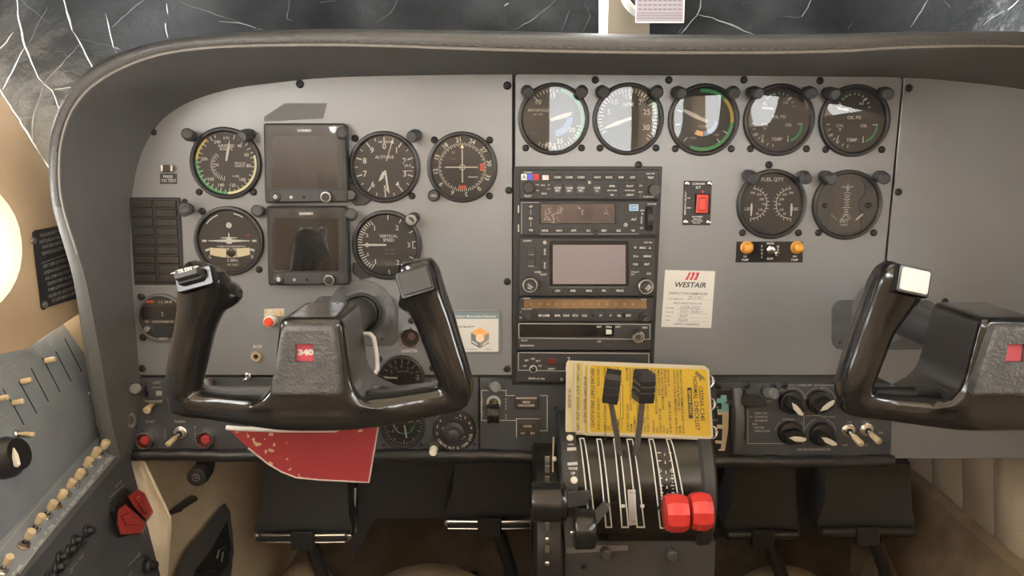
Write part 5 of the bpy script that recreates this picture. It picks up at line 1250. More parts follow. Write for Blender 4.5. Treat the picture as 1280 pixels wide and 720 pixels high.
# control lock: bent rod and red flag
root = thing('control_lock_flag', 'chipped red painted metal flag hanging under the wheel with the 340 badge', 'flag', pt(400, 540, 120))
def chipmat():
    m = bpy.data.materials.new('chipped_red'); m.use_nodes = True; nt = m.node_tree; b = nt.nodes['Principled BSDF']; b.inputs['Roughness'].default_value = .42
    g = nt.nodes.new('ShaderNodeNewGeometry'); n = nt.nodes.new('ShaderNodeTexNoise'); n.inputs['Scale'].default_value = 115; n.inputs['Detail'].default_value = 2
    n2 = nt.nodes.new('ShaderNodeTexNoise'); n2.inputs['Scale'].default_value = 14
    nt.links.new(g.outputs['Position'], n.inputs['Vector']); nt.links.new(g.outputs['Position'], n2.inputs['Vector'])
    a = nt.nodes.new('ShaderNodeMath'); a.operation = 'MULTIPLY_ADD'; a.inputs[1].default_value = .35; nt.links.new(n2.outputs['Fac'], a.inputs[0]); nt.links.new(n.outputs['Fac'], a.inputs[2])
    r = nt.nodes.new('ShaderNodeValToRGB'); r.color_ramp.interpolation = 'CONSTANT'; r.color_ramp.elements[0].color = (.30, .03, .035, 1); r.color_ramp.elements[1].position = .85; r.color_ramp.elements[1].color = (.50, .37, .20, 1)
    nt.links.new(a.outputs[0], r.inputs['Fac']); nt.links.new(r.outputs['Color'], b.inputs['Base Color'])
    return m
FP = [(286, 537), (473, 532), (461, 603), (440, 602), (400, 600), (370, 597), (352, 590), (335, 580), (310, 560)]
q = MB(); q.pprism(FP[::-1], 112, 114); q.build('plate', chipmat(), root)
q = MB(); q.tube([pt(x, y, 114) for x, y in FP[1:]], .0009, 6); q.build('bare_edge', mat('bare_edge', (.48, .40, .34), .5), root)
q = MB(); q.tube([pt(283, 534.5, 122), pt(300, 536, 122), pt(350, 537.5, 122), pt(420, 537.5, 122), pt(450, 520, 122), pt(455, 480, 110), pt(466, 470, 95), pt(472, 462, 88), pt(471, 445, 84), pt(467, 422, 80), pt(463, 417.5, 80), pt(447, 417, 78)], .0026, 10); q.build('rod', mat('rod_white', (.62, .60, .56), .35), root)
# ------------------------------------------------------------------ engine control quadrant
QY, QZ, QR = -0.035, 0.735, 0.075
def drum(px, py, lift=0.0):
    d = ray(px, py); R = QR + lift * .001; oy, oz = CAM.y - QY, CAM.z - QZ
    a = d.y * d.y + d.z * d.z; b = 2 * (oy * d.y + oz * d.z); c = oy * oy + oz * oz - R * R
    D = b * b - 4 * a * c
    t = (-b - math.sqrt(max(0, D))) / (2 * a)
    return CAM + d * t
def dphi(p): return math.atan2(p.z - QZ, -(p.y - QY))
def dp(x, phi, lift=0.0): R = QR + lift * .001; return Vector((x, QY - R * math.cos(phi), QZ + R * math.sin(phi)))
QX0, QX1 = drum(709, 610).x, drum(878, 610).x
quad = thing('throttle_quadrant', 'black curved engine control quadrant with white-edged lever slots', 'control quadrant', Vector(((QX0 + QX1) / 2, QY, .60)))
DRUMM = mat('drum_black', (.012, .0115, .010), .22, var=.3, vscale=25)
q = MB(); PH = [math.radians(-48 + i * 6) for i in range(26)]
q.grid([[dp(x, p) for x in (QX0, QX1)] for p in PH]); 
for x, s in ((QX0, 1), (QX1, -1)):
    o = len(q.v); q.add([dp(x, p) for p in PH] + [Vector((x, QY, QZ))], [tuple(range(len(PH) + 1))])
q.build('drum', DRUMM, quad, 30)
CX1 = drum(897, 620).x
q = MB(); rows = [[dp(QX1 - .001, p, 0), dp(QX1 + .002, p, 3.5), dp(CX1 - .003, p, 3.5), dp(CX1, p, 0), Vector((CX1, QY, QZ))] for p in PH]
q.grid(rows); q.build('side_cheek', mat('cheek_grey', (.03, .03, .03), .55, bump=.1, bscale=900), quad, 40)
TX0, TX1 = drum(706, 610).x - .004, drum(722, 600).x
q = MB(); rows = [[Vector((TX0, QY, QZ)), dp(TX0, p, 0), dp(TX0 + .002, p, 2), dp(TX1, p, 2), dp(TX1, p, 0)] for p in PH[3:]]; q.grid(rows); tc = q.build('trim_cheek', mat('cheek_dark', (.024, .024, .025), .5), quad, 40)
def dpoly(q, P, lift):
    q.add([drum(x, y, lift) for x, y in P], [tuple(range(len(P)))])
def dband(q, L, R, lift, n=14):
    rows = []
    for i in range(n + 1):
        t = i / n; rows.append([drum(L[0][0] + (L[1][0] - L[0][0]) * f(t), L[0][1] + (L[1][1] - L[0][1]) * t, lift) for (L, f) in ((L, lambda t: t ** .8), (R, lambda t: t ** .8))])
    q.grid(rows)
SL = [((724.5, 548), (735, 638), 7), ((746, 549), (757.5, 659), 7), ((767, 549), (777.5, 659), 8), ((783.5, 549), (796.5, 659), 9), ((811, 549), (825.5, 660), 7), ((833, 549), (850.5, 640), 7)]
for (a, b, wd) in SL:
    q = MB(); dband(q, ((a[0], a[1]), (b[0], b[1])), ((a[0] + wd * .75, a[1]), (b[0] + wd, b[1])), .35); sl = q.build('slot', SLOTM, quad)
    q = MB()
    for off in (0, wd):
        k = off / wd if wd else 0; da, db = off * (.75 if off else 1), off
        dband(q, ((a[0] + da - .7, a[1]), (b[0] + db - .9, b[1])), ((a[0] + da + .7, a[1]), (b[0] + db + .9, b[1])), .6)
    dpoly(q, [(b[0] - .8, b[1] + 1), (b[0] + wd + .8, b[1] + 1), (b[0] + wd + .8, b[1] - 1), (b[0] - .8, b[1] - 1)], .6); dpoly(q, [(a[0] - .6, a[1] + .8), (a[0] + wd * .75 + .6, a[1] + .8), (a[0] + wd * .75 + .6, a[1] - .8), (a[0] - .6, a[1] - .8)], .6)
    q.build('slot_outline', WHITE, sl)
q = MB(); q.grid([[drum(784.5 + 1.5 * t, 612 + 45 * t, .5) for t in (0, .25, .5, .75, 1)], [drum(794.5 + 1.5 * t, 612 + 44 * t, .5) for t in (0, .25, .5, .75, 1)]]); fp = q.build('silver_plate', mat('silver_plate', (.45, .44, .42), .4, .3), quad)
def dtext(q, s, px, py, h, lift=.8, bold=.02):
    p = drum(px, py, lift); ph = dphi(p); F = Fr(p, XA, Vector((0, math.sin(ph), math.cos(ph)))); q.text(F, s, 0, 0, h, 0, bold=bold)
q = MB(); dtext(q, 'IDLE', 791, 616, 2.6); dtext(q, 'PRI', 792.5, 652, 3); q.build('silver_plate_lettering', mat('plate_brown', (.25, .13, .08), .5), fp)
q = MB()
for i, y in enumerate((568, 578, 590.5, 599.5, 609, 618)):
    x = 829.5 + (y - 549) * .07; dtext(q, str(i + 1), x, y, 3.2)
    for s in (-1, 1): dpoly(q, [(x + s * 5, y - 2.6), (x + s * 9, y - 2.6), (x + s * 9, y - 1.6), (x + s * 5, y - 1.6)], .7)
for i in range(12):
    y = 586 + i * 4.2; x = 829.5 + (y - 549) * .07
    for s in (-1, 1): dpoly(q, [(x + s * 6.5, y - .4), (x + s * 9, y - .4), (x + s * 9, y + .4), (x + s * 6.5, y + .4)], .7)
dtext(q, 'FR', 820, 547, 2.4); q.build('mixture_scale', WHITE, quad)
q = MB()
for x, y in ((779, 632.5), (803, 632.5)): dpoly(q, [(x - 2.4, y + 2), (x + 2.4, y + 2), (x + 2.4, y - 2), (x - 2.4, y - 2)], .8)
q.build('stop_marks', WHITE, quad)
# trim cheek marks
q = MB()
for x, y, h in ((712.5, 555.5, 2),): dtext(q, 'NOSE', x + 1, y, 2, 2.4)
dtext(q, 'NOSE', 716.5, 585.5, 3, 2.4); dtext(q, 'UP', 716.5, 591.5, 3, 2.4); q.build('trim_lettering', WHITE, tc)
q = MB(); dpoly(q, [(709.5, 582), (722, 581), (720, 559), (709, 559.5)], 2.3); q.build('trim_plate', mat('trim_plate', (.42, .42, .41), .4), tc)
q = MB(); dtext(q, '▼', 714.5, 566, 3, 2.7); dtext(q, 'O', 715, 573, 3.6, 2.7); q.build('trim_symbols', INK, tc)
for x, y in ((712.5, 547.5), (717.5, 600)):
    p = drum(x, y, 2.2); ph = dphi(p); F = Fr(p, XA, Vector((0, math.sin(ph), math.cos(ph)))); q = MB(); q.lathe(F, [(4.4, 0), (4.4, .8), (2, 1.4)], 14); q.build('rivet', mat('rivet_cream', (.62, .60, .52), .4), tc)
# pedestal below
q = MB(); x0, x1 = onY(706, 690, -.088).x, onY(894, 690, -.088).x
def wbox(q, x0, x1, y0, y1, z0, z1):
    v = [Vector((x, y, z)) for z in (z0, z1) for y in (y0, y1) for x in (x0, x1)]
    q.add(v, [(0, 1, 5, 4), (1, 3, 7, 5), (3, 2, 6, 7), (2, 0, 4, 6), (4, 5, 7, 6), (2, 3, 1, 0)])
ped = thing('pedestal', 'dark grey pedestal box under the engine control quadrant', 'pedestal', Vector(((x0 + x1) / 2, 0, .42)))
wbox(q, x0, x1, -.088, .05, .42, .682); q.build('box', mat('pedestal_grey', (.055, .053, .051), .5, var=.3, vscale=12), ped)
q = MB(); q.pprism([(708, 682.5), (785, 682), (785, 688), (708, 692)], 88, 89); q.build('top_edge', mat('pedestal_edge', (.16, .145, .13), .4), ped)
for px, py in ((756, 688), (838, 689)):
    F = PF(px, py, 88); q = MB(); q.lathe(F, [(6.4, 0), (6.8, 12), (5, 14)], 16); q.build('cap_nut', POSTC, ped)
screw(ped, 730, 708, 88, .8)
# levers
def lever(name, label, group=None): return thing(name, label, 'lever', drum(780, 600), group)
ARM = mat('lever_arm', (.10, .10, .10), .35, .4)
root = lever('throttle_lever', 'large black barrel throttle knob with flat grey arm')
F = Fr(onY(688, 627, -.155)); S = F.s
q = MB(); q.tube([F.p(-25, 0), F.p(-23.5, 0), F.p(-20, 0), F.p(12, 0), F.p(13, 0), F.p(19, 0), F.p(21, 0)], [20 * S, 23.5 * S, 24.5 * S, 25 * S, 24 * S, 23 * S, 19 * S], 36); q.build('knob', BLACKG, root)
q = MB(); a = F.p(16, 0, -4); b = drum(734, 622, 4); 
def bar(q, a, b, w, t):
    d = (b - a).normalized(); n = d.cross(Vector((0, -1, .2))).normalized(); m = n.cross(d).normalized()
    v = [p + n * sx * w / 2 + m * sy * t / 2 for p in (a, b) for sx, sy in ((-1, -1), (1, -1), (1, 1), (-1, 1))]
    q.add(v, [(0, 1, 2, 3), (7, 6, 5, 4), (0, 4, 5, 1), (1, 5, 6, 2), (2, 6, 7, 3), (3, 7, 4, 0)])
bar(q, a, b, 19 * S, .004); bar(q, b, dp(b.x, dphi(b), -8), 12 * S, .004); q.build('arm', ARM, root)
root = lever('throttle_lever', 'smaller black round throttle knob with a riveted plate')
F = Fr(onY(730, 661, -.150)); S = F.s
q = MB(); q.tube([F.p(-13, 0), F.p(-12, 0), F.p(-10, 0), F.p(10, 0), F.p(13, 0), F.p(14, 0)], [20 * S, 24 * S, 25 * S, 24.5 * S, 23 * S, 20 * S], 36); q.build('knob', BLACKG, root)
q = MB(); G = Fr(onY(714, 663, -.142)); q.rbox(G, -8, -22, 8, 18, 0, 2, 5, .5); pl_ = q.build('side_plate', mat('side_plate', (.07, .07, .068), .4), root)
q = MB(); q.lathe(G.sub(1, -2), [(3, 2), (3, 3), (1.5, 4)], 12); q.build('rivet', CHROME, pl_)
q = MB(); bar(q, F.p(10, 9, 0), drum(757, 632, 5), 12 * S, .004); bar(q, drum(757, 632, 5), drum(757, 634, -6), 12 * S, .004); q.build('arm', ARM, root)
for (kx, ky, sx, sy, lean, lab) in ((765, 483, 775, 568, -6, 'propeller lever with ribbed black grip leaning towards the big barrel knob'), (804.5, 482.5, 794, 568, 5, 'propeller lever with ribbed black grip leaning towards the red knobs')):
    root = lever('propeller_lever', lab, 'propeller levers')
    F = Fr(onY(kx, ky, -.135)).tilt('V', 12 if kx > 780 else -10); F = Fr(F.o, F.U, F.V, F.s, rot=-lean * -1.0 if kx < 780 else -3)
    P = [(-9, -14), (-10, 6), (-8.5, 18), (7.5, 19), (9, 8), (9.5, -14)]
    q = MB(); n = len(P); prof = [(-19, .94), (-13, 1.0), (-6.5, 1.0), (-5.5, .93), (-4.5, 1.0), (1.5, 1.0), (2.5, .93), (3.5, 1.0), (9.5, 1.0), (10.5, .93), (11.5, 1.0), (19, .90)]
    rows = [[F.p(10 * k * sx_, y, 11 * k * sy_) for sx_, sy_ in ((-1, -1), (1, -1), (1, 1), (-1, 1))] for y, k in prof]
    o = len(q.v); q.grid(rows, closeu=True); q.f.append((o + 3, o + 2, o + 1, o)); e = o + (len(prof) - 1) * 4; q.f.append((e, e + 1, e + 2, e + 3)); q.build('grip', mat('lever_grip', (.018, .018, .02), .2), root)
    q = MB(); top = F.p(0, -17, 0); bot = drum(sx, sy, 0); md = top.lerp(bot, .5) + Vector((0, -.004, 0))
    q.tube([top, md, bot, dp(bot.x, dphi(bot), -9)], [.0030, .0034, .0034, .0034], 10, flat=.6); q.build('stem', mat('lever_stem', (.24, .23, .22), .3, .6), root)
RK = mat('red_knob', (.52, .035, .028), .32)
for kx, ky, hw, sx, lab in ((844.5, 641, 14.5, 826, 'faceted red mixture knob nearer the numbered scale'), (875, 639, 13.5, 852, 'faceted red mixture knob against the grey side cheek')):
    root = lever('mixture_lever', lab, 'mixture levers'); F = Fr(onY(kx, ky, -.15)); S = F.s; q = MB(); rows = []
    for a, k in ((-hw, .70), (-hw * .93, .86), (-hw * .45, 1.0), (hw * .45, 1.0), (hw * .93, .86), (hw, .68)):
        rows.append([F.p(a, math.sin(2 * math.pi * j / 20) * 24 * k * (1 if j % 2 else (.93 if abs(a) < hw * .5 else 1.03)), math.cos(2 * math.pi * j / 20) * 24 * k * (1 if j % 2 else (.93 if abs(a) < hw * .5 else 1.03)) * S * 1000) for j in range(20)])
    o = len(q.v); q.grid(rows, closeu=True); q.f.append(tuple(o + i for i in reversed(range(20)))); q.f.append(tuple(o + 100 + i for i in range(20))); q.build('knob', RK, root, 15)
    q = MB(); bar(q, F.p(-hw * .2, 0, -12), drum(sx + 4, ky - 4, 2), 18 * S, .004); bar(q, drum(sx + 4, ky - 4, 2), dp(drum(sx + 4, ky).x, dphi(drum(sx + 4, ky)), -8), 12 * S, .004); q.build('arm', ARM, root)
# trim wheel beside the pedestal
root = thing('elevator_trim_wheel', 'black elevator trim wheel edge-on beside the quadrant with bright studs', 'wheel', Vector((onY(685, 640, -.1).x, -.03, .52)))
xw0, xw1 = onY(668, 640, -.10).x, onY(704, 640, -.10).x
q = MB(); CW = Vector((0, -.015, .66)); rows = []
for i in range(48):
    t = 2 * math.pi * i / 48; cy, cz = math.cos(t), math.sin(t)
    rows.append([Vector((x, CW.y + r * cy, CW.z + r * cz)) for x, r in ((xw0, .03), (xw0, .102), (xw0 + .003, .106), (xw1 - .003, .106), (xw1, .102), (xw1, .03))])
q.grid(rows, closev=True); q.build('rim', mat('trim_wheel_black', (.012, .012, .012), .4), root, 40)
for y in (575, 586, 600, 658, 674, 686, 704, 718):
    p = onY(684, y, -.119); F = Fr(p); q = MB(); q.lathe(F, [(3.4, 0), (3.0, 1.2), (1.4, 2)], 10) if y in (674, 704) else q.box(F, -3, -5, 3, 5, -1, 1.2, .5)
    q.build('stud', CHROME if y in (674, 704) else STEEL, root)
q = MB(); q.tube([pt(692, 546, 45), pt(691, 575, 55), pt(691, 602, 70)], .0011, 6); q.build('wire', mat('brass_wire', (.45, .4, .25), .3, .8), root)
q = MB(); q.lathe(Fr(pt(693, 573, 60)), [(3, 0), (3, 3), (1.5, 4.5)], 12, 0, 0); q.build('white_bead', mat('white_bead', (.75, .72, .64), .4), root)
# ------------------------------------------------------------------ yellow checklist cards
pBL, pBR, pTL = pt(714, 546, 78), pt(890, 548, 78), pt(718, 448, 30)
KU = (pBR - pBL).normalized(); KV = (pTL - pBL); KV = (KV - KU * KV.dot(KU)).normalized()
KF = Fr((pBL + pBR) / 2, KU, KV, None, rot=-1.6)
YEL = mat('yellow_card', (.47, .30, .002), .36, coat=.05, var=.08, vscale=20)
YEL2 = mat('pale_yellow_card', (.44, .38, .2), .3, coat=.2); CLR = mat('laminate_edge', (.42, .37, .27), .3)
BLK = mat('card_print', (.03, .025, .01), .6)
def card(label, a0, b0, a1, b1, c, m, em=CLR):
    root = thing('checklist_card', label, 'card', KF.p(0, 0, c), 'ring-bound checklist cards'); q = MB()
    q.prism(KF, rrect(a0, b0, a1, b1, 5, 3), c - .8, c); q.build('laminate', em, root)
    q = MB(); q.prism(KF, rrect(a0 + 3, b0 + 3, a1 - 3, b1 - 3, 3, 3), c, c + .15); q.build('sheet', m, root)
    return root
c1 = card('pale laminated card at the back of the ring-bound bunch', -95, 2, 88, 99, -5, YEL2)
c2 = card('pale laminated card lettered in black, second from the back of the bunch', -85, 4, 88, 98, -2.4, mat('mid_yellow_card', (.44, .35, .09), .3, coat=.2))
c3 = card('yellow laminated card second from the front of the ring-bound bunch', -74, 0, 89, 95, .2, YEL)
c4 = card('front yellow laminated checklist card with the boxed title', -68, 1, 89, 94, 2.6, YEL)
def vt(root, items, c, m=BLK, name='printed_text'):
    q = MB()
    for s, a, b, h, al in items: q.text(KF, s, a, b, h, c, rot=-90, al=al, bold=.012, wf=1.0)
    return q.build(name, m, root)
vt(c1, [('1X GUIDES', -90, 48, 3.8, 'C')], -4.6); vt(c2, [('OFF LOAD / SHUT DOWN (END OPS)', -79.5, 50, 3.7, 'C')], -2.0); vt(c3, [('AFTER START / BEFORE LINE UP', -71, 46, 3.0, 'C')], .6)
it = [('BEFORE START (PRE-FLIGHT)', -61.5, 48, 4.2, 'C'), ('CESSNA C340', 77, 46, 5.2, 'C'), ('NORMAL CHECKLIST', 70, 46, 5.2, 'C')]
words = ['PREFLIGHT INSPECTION', 'CABIN DOOR', 'CONTROL LOCK', 'SEATS BELTS', 'BRAKES', 'FUEL SELECTORS', 'EMERGENCY GEAR', 'ALTERNATORS', 'BATTERY', 'FUEL QTY', 'COWL FLAPS', 'ALL LIGHTS', 'OXYGEN', 'CABIN AIR', 'AVIONICS', 'MIXTURE', 'PROPELLERS', 'THROTTLES', 'AUX PUMPS', 'MAGNETOS']
acts = ['COMPLETE', 'LOCKED', 'REMOVE', 'SECURE', 'SET', 'MAIN', 'CHECK', 'ON', 'OPEN', 'OFF', 'RICH', 'FULL FWD', 'LOW']
rr = random.Random(11)
xs = [52, 47.8, 43.6, 36, 31.8, 27.6, 23.4, 19.2, 15, 8, 3.8, -.4, -4.6, -8.8, -13, -17.2, -29, -33.2, -37.4, -41.6, -45.8, -54]
for i, x in enumerate(xs):
    it.append((words[i % len(words)] + (' & ' + words[(i * 3) % len(words)] if i % 3 else ''), x, 89, 2.9, 'L')); it.append((acts[(i * 5) % len(acts)] + (' AND CHECK' if i % 3 == 0 else ''), x, 6, 2.9, 'R'))
vt(c4, it, 3.0)
q = MB(); q.box(KF, 59.5, 26, 65, 66, 2.7, 3.0); bx_ = q.build('title_box', BLK, c4)
q = MB(); q.text(KF, 'BEFORE START', 62.2, 46, 3.4, 3.2, rot=-90, bold=.03); q.build('title_lettering', YEL, bx_)
q = MB(); q.strip(KF, [(-26.5, 22), (-23, 22), (-23, 66), (-26.5, 66)], .6, 3.0, True); q.strip(KF, [(-24.8, 66), (-24.8, 84)], .5, 3.0); q.strip(KF, [(-24.8, 22), (-24.8, 10)], .5, 3.0); q.build('boxed_note', BLK, c4)
q = MB(); q.poly(KF, [(72, 89), (80, 82), (84, 76), (79, 78), (76, 74), (75, 80), (70, 84)][::-1], 3.0); q.strip(KF, [(72, 86), (82, 80)], .8, 3.05); q.build('bird_emblem', mat('emblem_brown', (.16, .12, .03), .6), c4)
for b in (76, 46, 10):
    root = thing('binder_ring', {76: 'topmost wire binder ring through the yellow cards', 46: 'middle wire binder ring through the yellow cards', 10: 'lowest wire binder ring through the yellow cards'}[b], 'ring', KF.p(86, b, 0), 'binder rings on the cards')
    q = MB(); G = Fr(KF.p(87, b, -1), (KF.U * .75 + KF.W * .66), KF.V); n = 26
    pts = [G.p(8.5 * math.cos(2 * math.pi * i / n), 8.5 * math.sin(2 * math.pi * i / n), 0) for i in range(n + 1)]
    q.tube(pts, .0011, 8, False); q.build('wire_loop', CHROME, root)
    q = MB(); q.tube([G.p(7.4, -2, 0), G.p(8.6, 0, 0), G.p(7.4, 2, 0)], .0017, 8); q.build('clasp', STEEL, root)
# ------------------------------------------------------------------ left side console
CONS = mat('console_grey', (.235, .26, .285), .38, bump=.06, bscale=800, var=.22, vscale=12)
CONS_SHADED = mat('console_grey_shaded', (.07, .073, .076), .45, bump=.06, bscale=800, var=.2, vscale=16)  # console grey darkened: shade on the lower face is put into the colour
SLP = .21
PROF = [(-.530, .933), (-.520, .921), (-.4875, .821), (-.4895, .786), (-.4885, .784), (-.462, .770), (-.4575, .766), (-.428, .600), (-.425, .43)]
def cpt(i, y): return Vector((PROF[i][0], y, PROF[i][1] + SLP * y))
cons = thing('side_console', 'grey left side console with lighting slots, switch ledge and breaker face', 'console', Vector((-.50, -.2, .42)))
YF = [.03, .03, .0, -.012, -.014, -.016, -.018, -.02, -.02]
q = MB(); rows = []
for k in range(9):
    t = k / 8; rows.append([cpt(i, YF[i] + (-.52 - YF[i]) * t) for i in range(len(PROF))])
q.grid([r[:6] for r in rows]); q.build('shell', CONS, cons, 25); q = MB(); q.grid([r[5:] for r in rows]); q.build('breaker_face', CONS_SHADED, cons, 25)
q = MB(); q.add([cpt(i, YF[i]) for i in range(len(PROF))] + [Vector((-.56, -.02, .43)), Vector((-.56, .03, .93))], [tuple(range(len(PROF) + 2))]); q.build('front_end', CONS_SHADED, cons)
def cface(i, j):
    p0 = cpt(i, 0); e1 = Vector((0, 1, SLP)); e2 = cpt(j, 0) - p0; n = e1.cross(e2).normalized()
    if n.dot(CAM - p0) < 0: n = -n
    V = n.cross(e1).normalized(); U = e1.normalized()
    if V.z < 0: V = -V
    return p0, n, U, V
def CF(face, px, py, lift=0.0):
    p0, n, U, V = face; p = onP(px, py, p0 + n * lift * .001, n); 
    W = U.cross(V)
    return Fr(p, U, V)
FA, FB, FS, FD = cface(1, 2), cface(2, 3), cface(4, 5), cface(6, 7)
fr_ = CF(FA, 60, 450); FLIP = fr_.W.dot(CAM - fr_.o) < 0
def cstrip(q, face, P, wd, lift):
    F = CF(face, *P[0], lift); L = []
    for x, y in P:
        d = CF(face, x, y, lift).o - F.o; L.append((d.dot(F.U) / F.s, d.dot(F.V) / F.s))
    q.strip(F, L, wd, 0)
def ctext(q, face, s, px, py, h, lift=.3, **k):
    q.text(CF(face, px, py, lift), s, 0, 0, h, 0, **k)
# dimmer slots on the lighting face
q = MB(); cstrip(q, FA, [(82, 402.5), (48, 428)], 1.0, .3); cstrip(q, FA, [(14, 451), (-6, 465)], 1.0, .3); cstrip(q, FA, [(82, 402.5), (84, 405)], 1.0, .3); q.build('header_line', WHITED, cons)
q = MB(); ctext(q, FA, 'INSTRUMENT LIGHTING CONTROLS', 31, 440, 3.4, wf=.62)
for s, x, y in (('COMPASS', 77, 413), ('OFF', 79, 418), ('L FLT', 62, 424), ('INST', 64, 429.5), ('RADIO', 47, 434), ('INST', 50, 440), ('ENGINE', 31, 446.5), ('INST', 34, 453), ('FLOOD', 16, 459), ('LT', 18, 464), ('SIDE', 0, 477)): ctext(q, FA, s, x, y, 3.4, wf=.8)
for s, x, y in (('NAV', 2, 517), ('STROBE', 5, 524), ('ICE', 9, 531)): ctext(q, FA, s, x, y, 3.4, wf=.8)
q.build('lettering', WHITED, cons)
SLOTS = [((81.5, 424.5), (103, 466), None), ((70, 440), (89.5, 477.5), None), ((53.5, 448), (75.5, 490.5), (63, 450)), ((39.5, 461.5), (61, 503), None), ((24.5, 478), (46.5, 517.5), (33, 476)), ((16, 505), (30.5, 532), (23, 502.5)), ((4, 487), (14, 503), (4, 497.5))]
for k, (a, b, kn) in enumerate(SLOTS):
    root = thing('dimmer_slider', 'dimmer slot on the side console, ' + ['nearest the hood', 'second from the hood', 'third from the hood with its cream knob raised', 'fourth from the hood', 'fifth from the hood with a cream knob', 'short slot with a cream knob in the lower row', 'short slot with a cream knob beside the lower row'][k], 'slider', CF(FA, *b).o, 'console dimmer sliders')
    q = MB(); cstrip(q, FA, [a, b], 1.9, .3); q.build('slot', SLOTM, root)
    q = MB(); cstrip(q, FA, [(b[0] - .4, b[1]), (b[0] + .4, b[1] + .8)], 1.6, .5); q.build('end_mark', WHITED, root)
    if kn:
        F = CF(FA, *kn, 3); n = FA[1]; q = MB(); S = F.s; d0 = F.o - FA[1] * .004
        tip = onP(kn[0] + 7, kn[1] - 1.5, FA[0] + FA[1] * .014, FA[1]); bs = onP(kn[0] - 7, kn[1] + 1.5, FA[0] + FA[1] * .004, FA[1])
        q.tube([bs, bs.lerp(tip, .12), bs.lerp(tip, .88), tip], [2.6 * S, 3.7 * S, 3.7 * S, 2.4 * S], 12); q.build('knob', CREAM, root)
# bat-handle toggle and rotary knob on the lower part of the same face
root = thing('console_toggle', 'single cream bat toggle low on the lighting face of the side console', 'switch', CF(FA, 20, 543).o)
F = CF(FA, 19, 543, .2); q = MB(); q.lathe(F, [(5, 0), (5, 3), (3.4, 4)], 8); q.build('nut', CHROME, root)
a = F.o + FA[1] * .003; tip = onP(43, 543.5, FA[0] + FA[1] * .02, FA[1]); S = F.s; q = MB(); q.tube([a, a.lerp(tip, .25), a.lerp(tip, .3), a.lerp(tip, .9), tip], [1.6 * S, 1.8 * S, 2.8 * S, 3.6 * S, 2 * S], 12); q.build('bat', CREAM, root)
root = thing('console_rotary_knob', 'large black rotary knob with ivory pointer low on the side console', 'knob', CF(FA, 5, 578).o)
F = CF(FA, 2, 574, 0); q = MB(); q.lathe(F, [(26, 0), (26, 9), (22, 14), (20, 20)], 28); q.build('skirt', KN, root)
p0 = onP(17, 560, FA[0] + FA[1] * .024, FA[1]); p1 = onP(22, 584, FA[0] + FA[1] * .024, FA[1]); q = MB(); q.tube([p0, p0.lerp(p1, .4), p1.lerp(p0, .1), p1], [.0008, .0034, .0036, .001], 10, flat=.5); q.build('pointer_insert', IV, root)
for px, py in ((95, 393), (112, 492), (122, 529)):
    F = CF(FA if py < 520 else FB, px, py, .2); q = MB(); q.lathe(F, [(3.4, 0), (3, 1.4), (1.2, 2)], 10); q.build('rivet', STEEL, cons)
# ledge with the row of toggles
q = MB(); cstrip(q, FS, [(124, 545), (84, 589), (40, 640), (0, 689), (-10, 701)], 1.0, .3); q.build('ledge_line', WHITED, cons)
q = MB(); cstrip(q, FS, [(150, 556), (118, 595), (84, 637), (44, 690), (24, 717)], .9, .3); cstrip(q, FS, [(96, 620), (86, 631), (84, 629)], .8, .3); cstrip(q, FS, [(60, 664), (50, 677), (47, 675)], .8, .3); cstrip(q, FS, [(34, 702), (22, 716)], .8, .3); q.build('print_lines', WHITED, cons)
TG = [(140, 541, 0), (133, 556, 1), (122, 566, 1), (112, 578, 1), (101.5, 593, 1), (91, 605, 1), (79.5, 619, 1), (67, 632, 1), (52, 649, 1), (39, 668, 1), (12, 700, 1), (-8, 726, 1)]
names = ['BATT', 'L ALT', 'R ALT', 'AVN', 'PITOT', 'STALL', 'PROP', 'NAV', 'STRB', 'TAXI', 'LAND', 'ICE']
ords = ['first', 'second', 'third', 'fourth', 'fifth', 'sixth', 'seventh', 'eighth', 'ninth', 'tenth', 'eleventh', 'twelfth']
p0, n, U, V = FS
for k, (x, y, g) in enumerate(TG):
    root = thing('toggle_switch', '%s cream tipped toggle from the hood end of the console switch row' % ords[k], 'switch', onP(x - 6, y + 6, p0, n), 'console switch row')
    tipT = onP(x + 1, y - 5, p0 + n * .021, n); tipB = onP(x - 4.5, y + 4, p0 + n * .011, n); base = onP(x - 9, y + 8, p0, n)
    base = tipB + (tipB - tipT) * .55; base = base - n * ((base - p0).dot(n))
    F = Fr(base, U, V); S = F.s; q = MB(); q.lathe(F, [(7.4, 0), (7.4, 1.5), (6, 2.2), (5.2, 2.2), (5, 4), (3.6, 4.4)], 8); q.build('nut', CHROME if k % 3 else mat('bronze_nut', (.32, .24, .17), .35, .9), root)
    q = MB(); q.lathe(F, [(3.4, 4.4), (3.2, 4.6)], 12); q.build('bore', SLOTM, root)
    q = MB(); q.tube([base + n * .003, tipB], 1.6 * S, 8); q.build('stem', STEEL, root)
    q = MB(); d = (tipT - tipB); q.tube([tipB - d * .05, tipB + d * .05, tipB + d * .85, tipT, tipT + d * .05], [3.0 * S, 4.6 * S, 5.4 * S, 4.6 * S, 2.2 * S], 14); q.build('tip', CREAM, root)
q = MB()
for k, (x, y, g) in enumerate(TG[1:]): ctext(q, FS, names[k + 1], x + 12, y + 10, 4.2, wf=.75); ctext(q, FS, ('ON', 'OFF', 'LT', 'HT')[k % 4], x + 5, y + 17, 3.2, wf=.75)
q.build('switch_lettering', WHITE, cons)
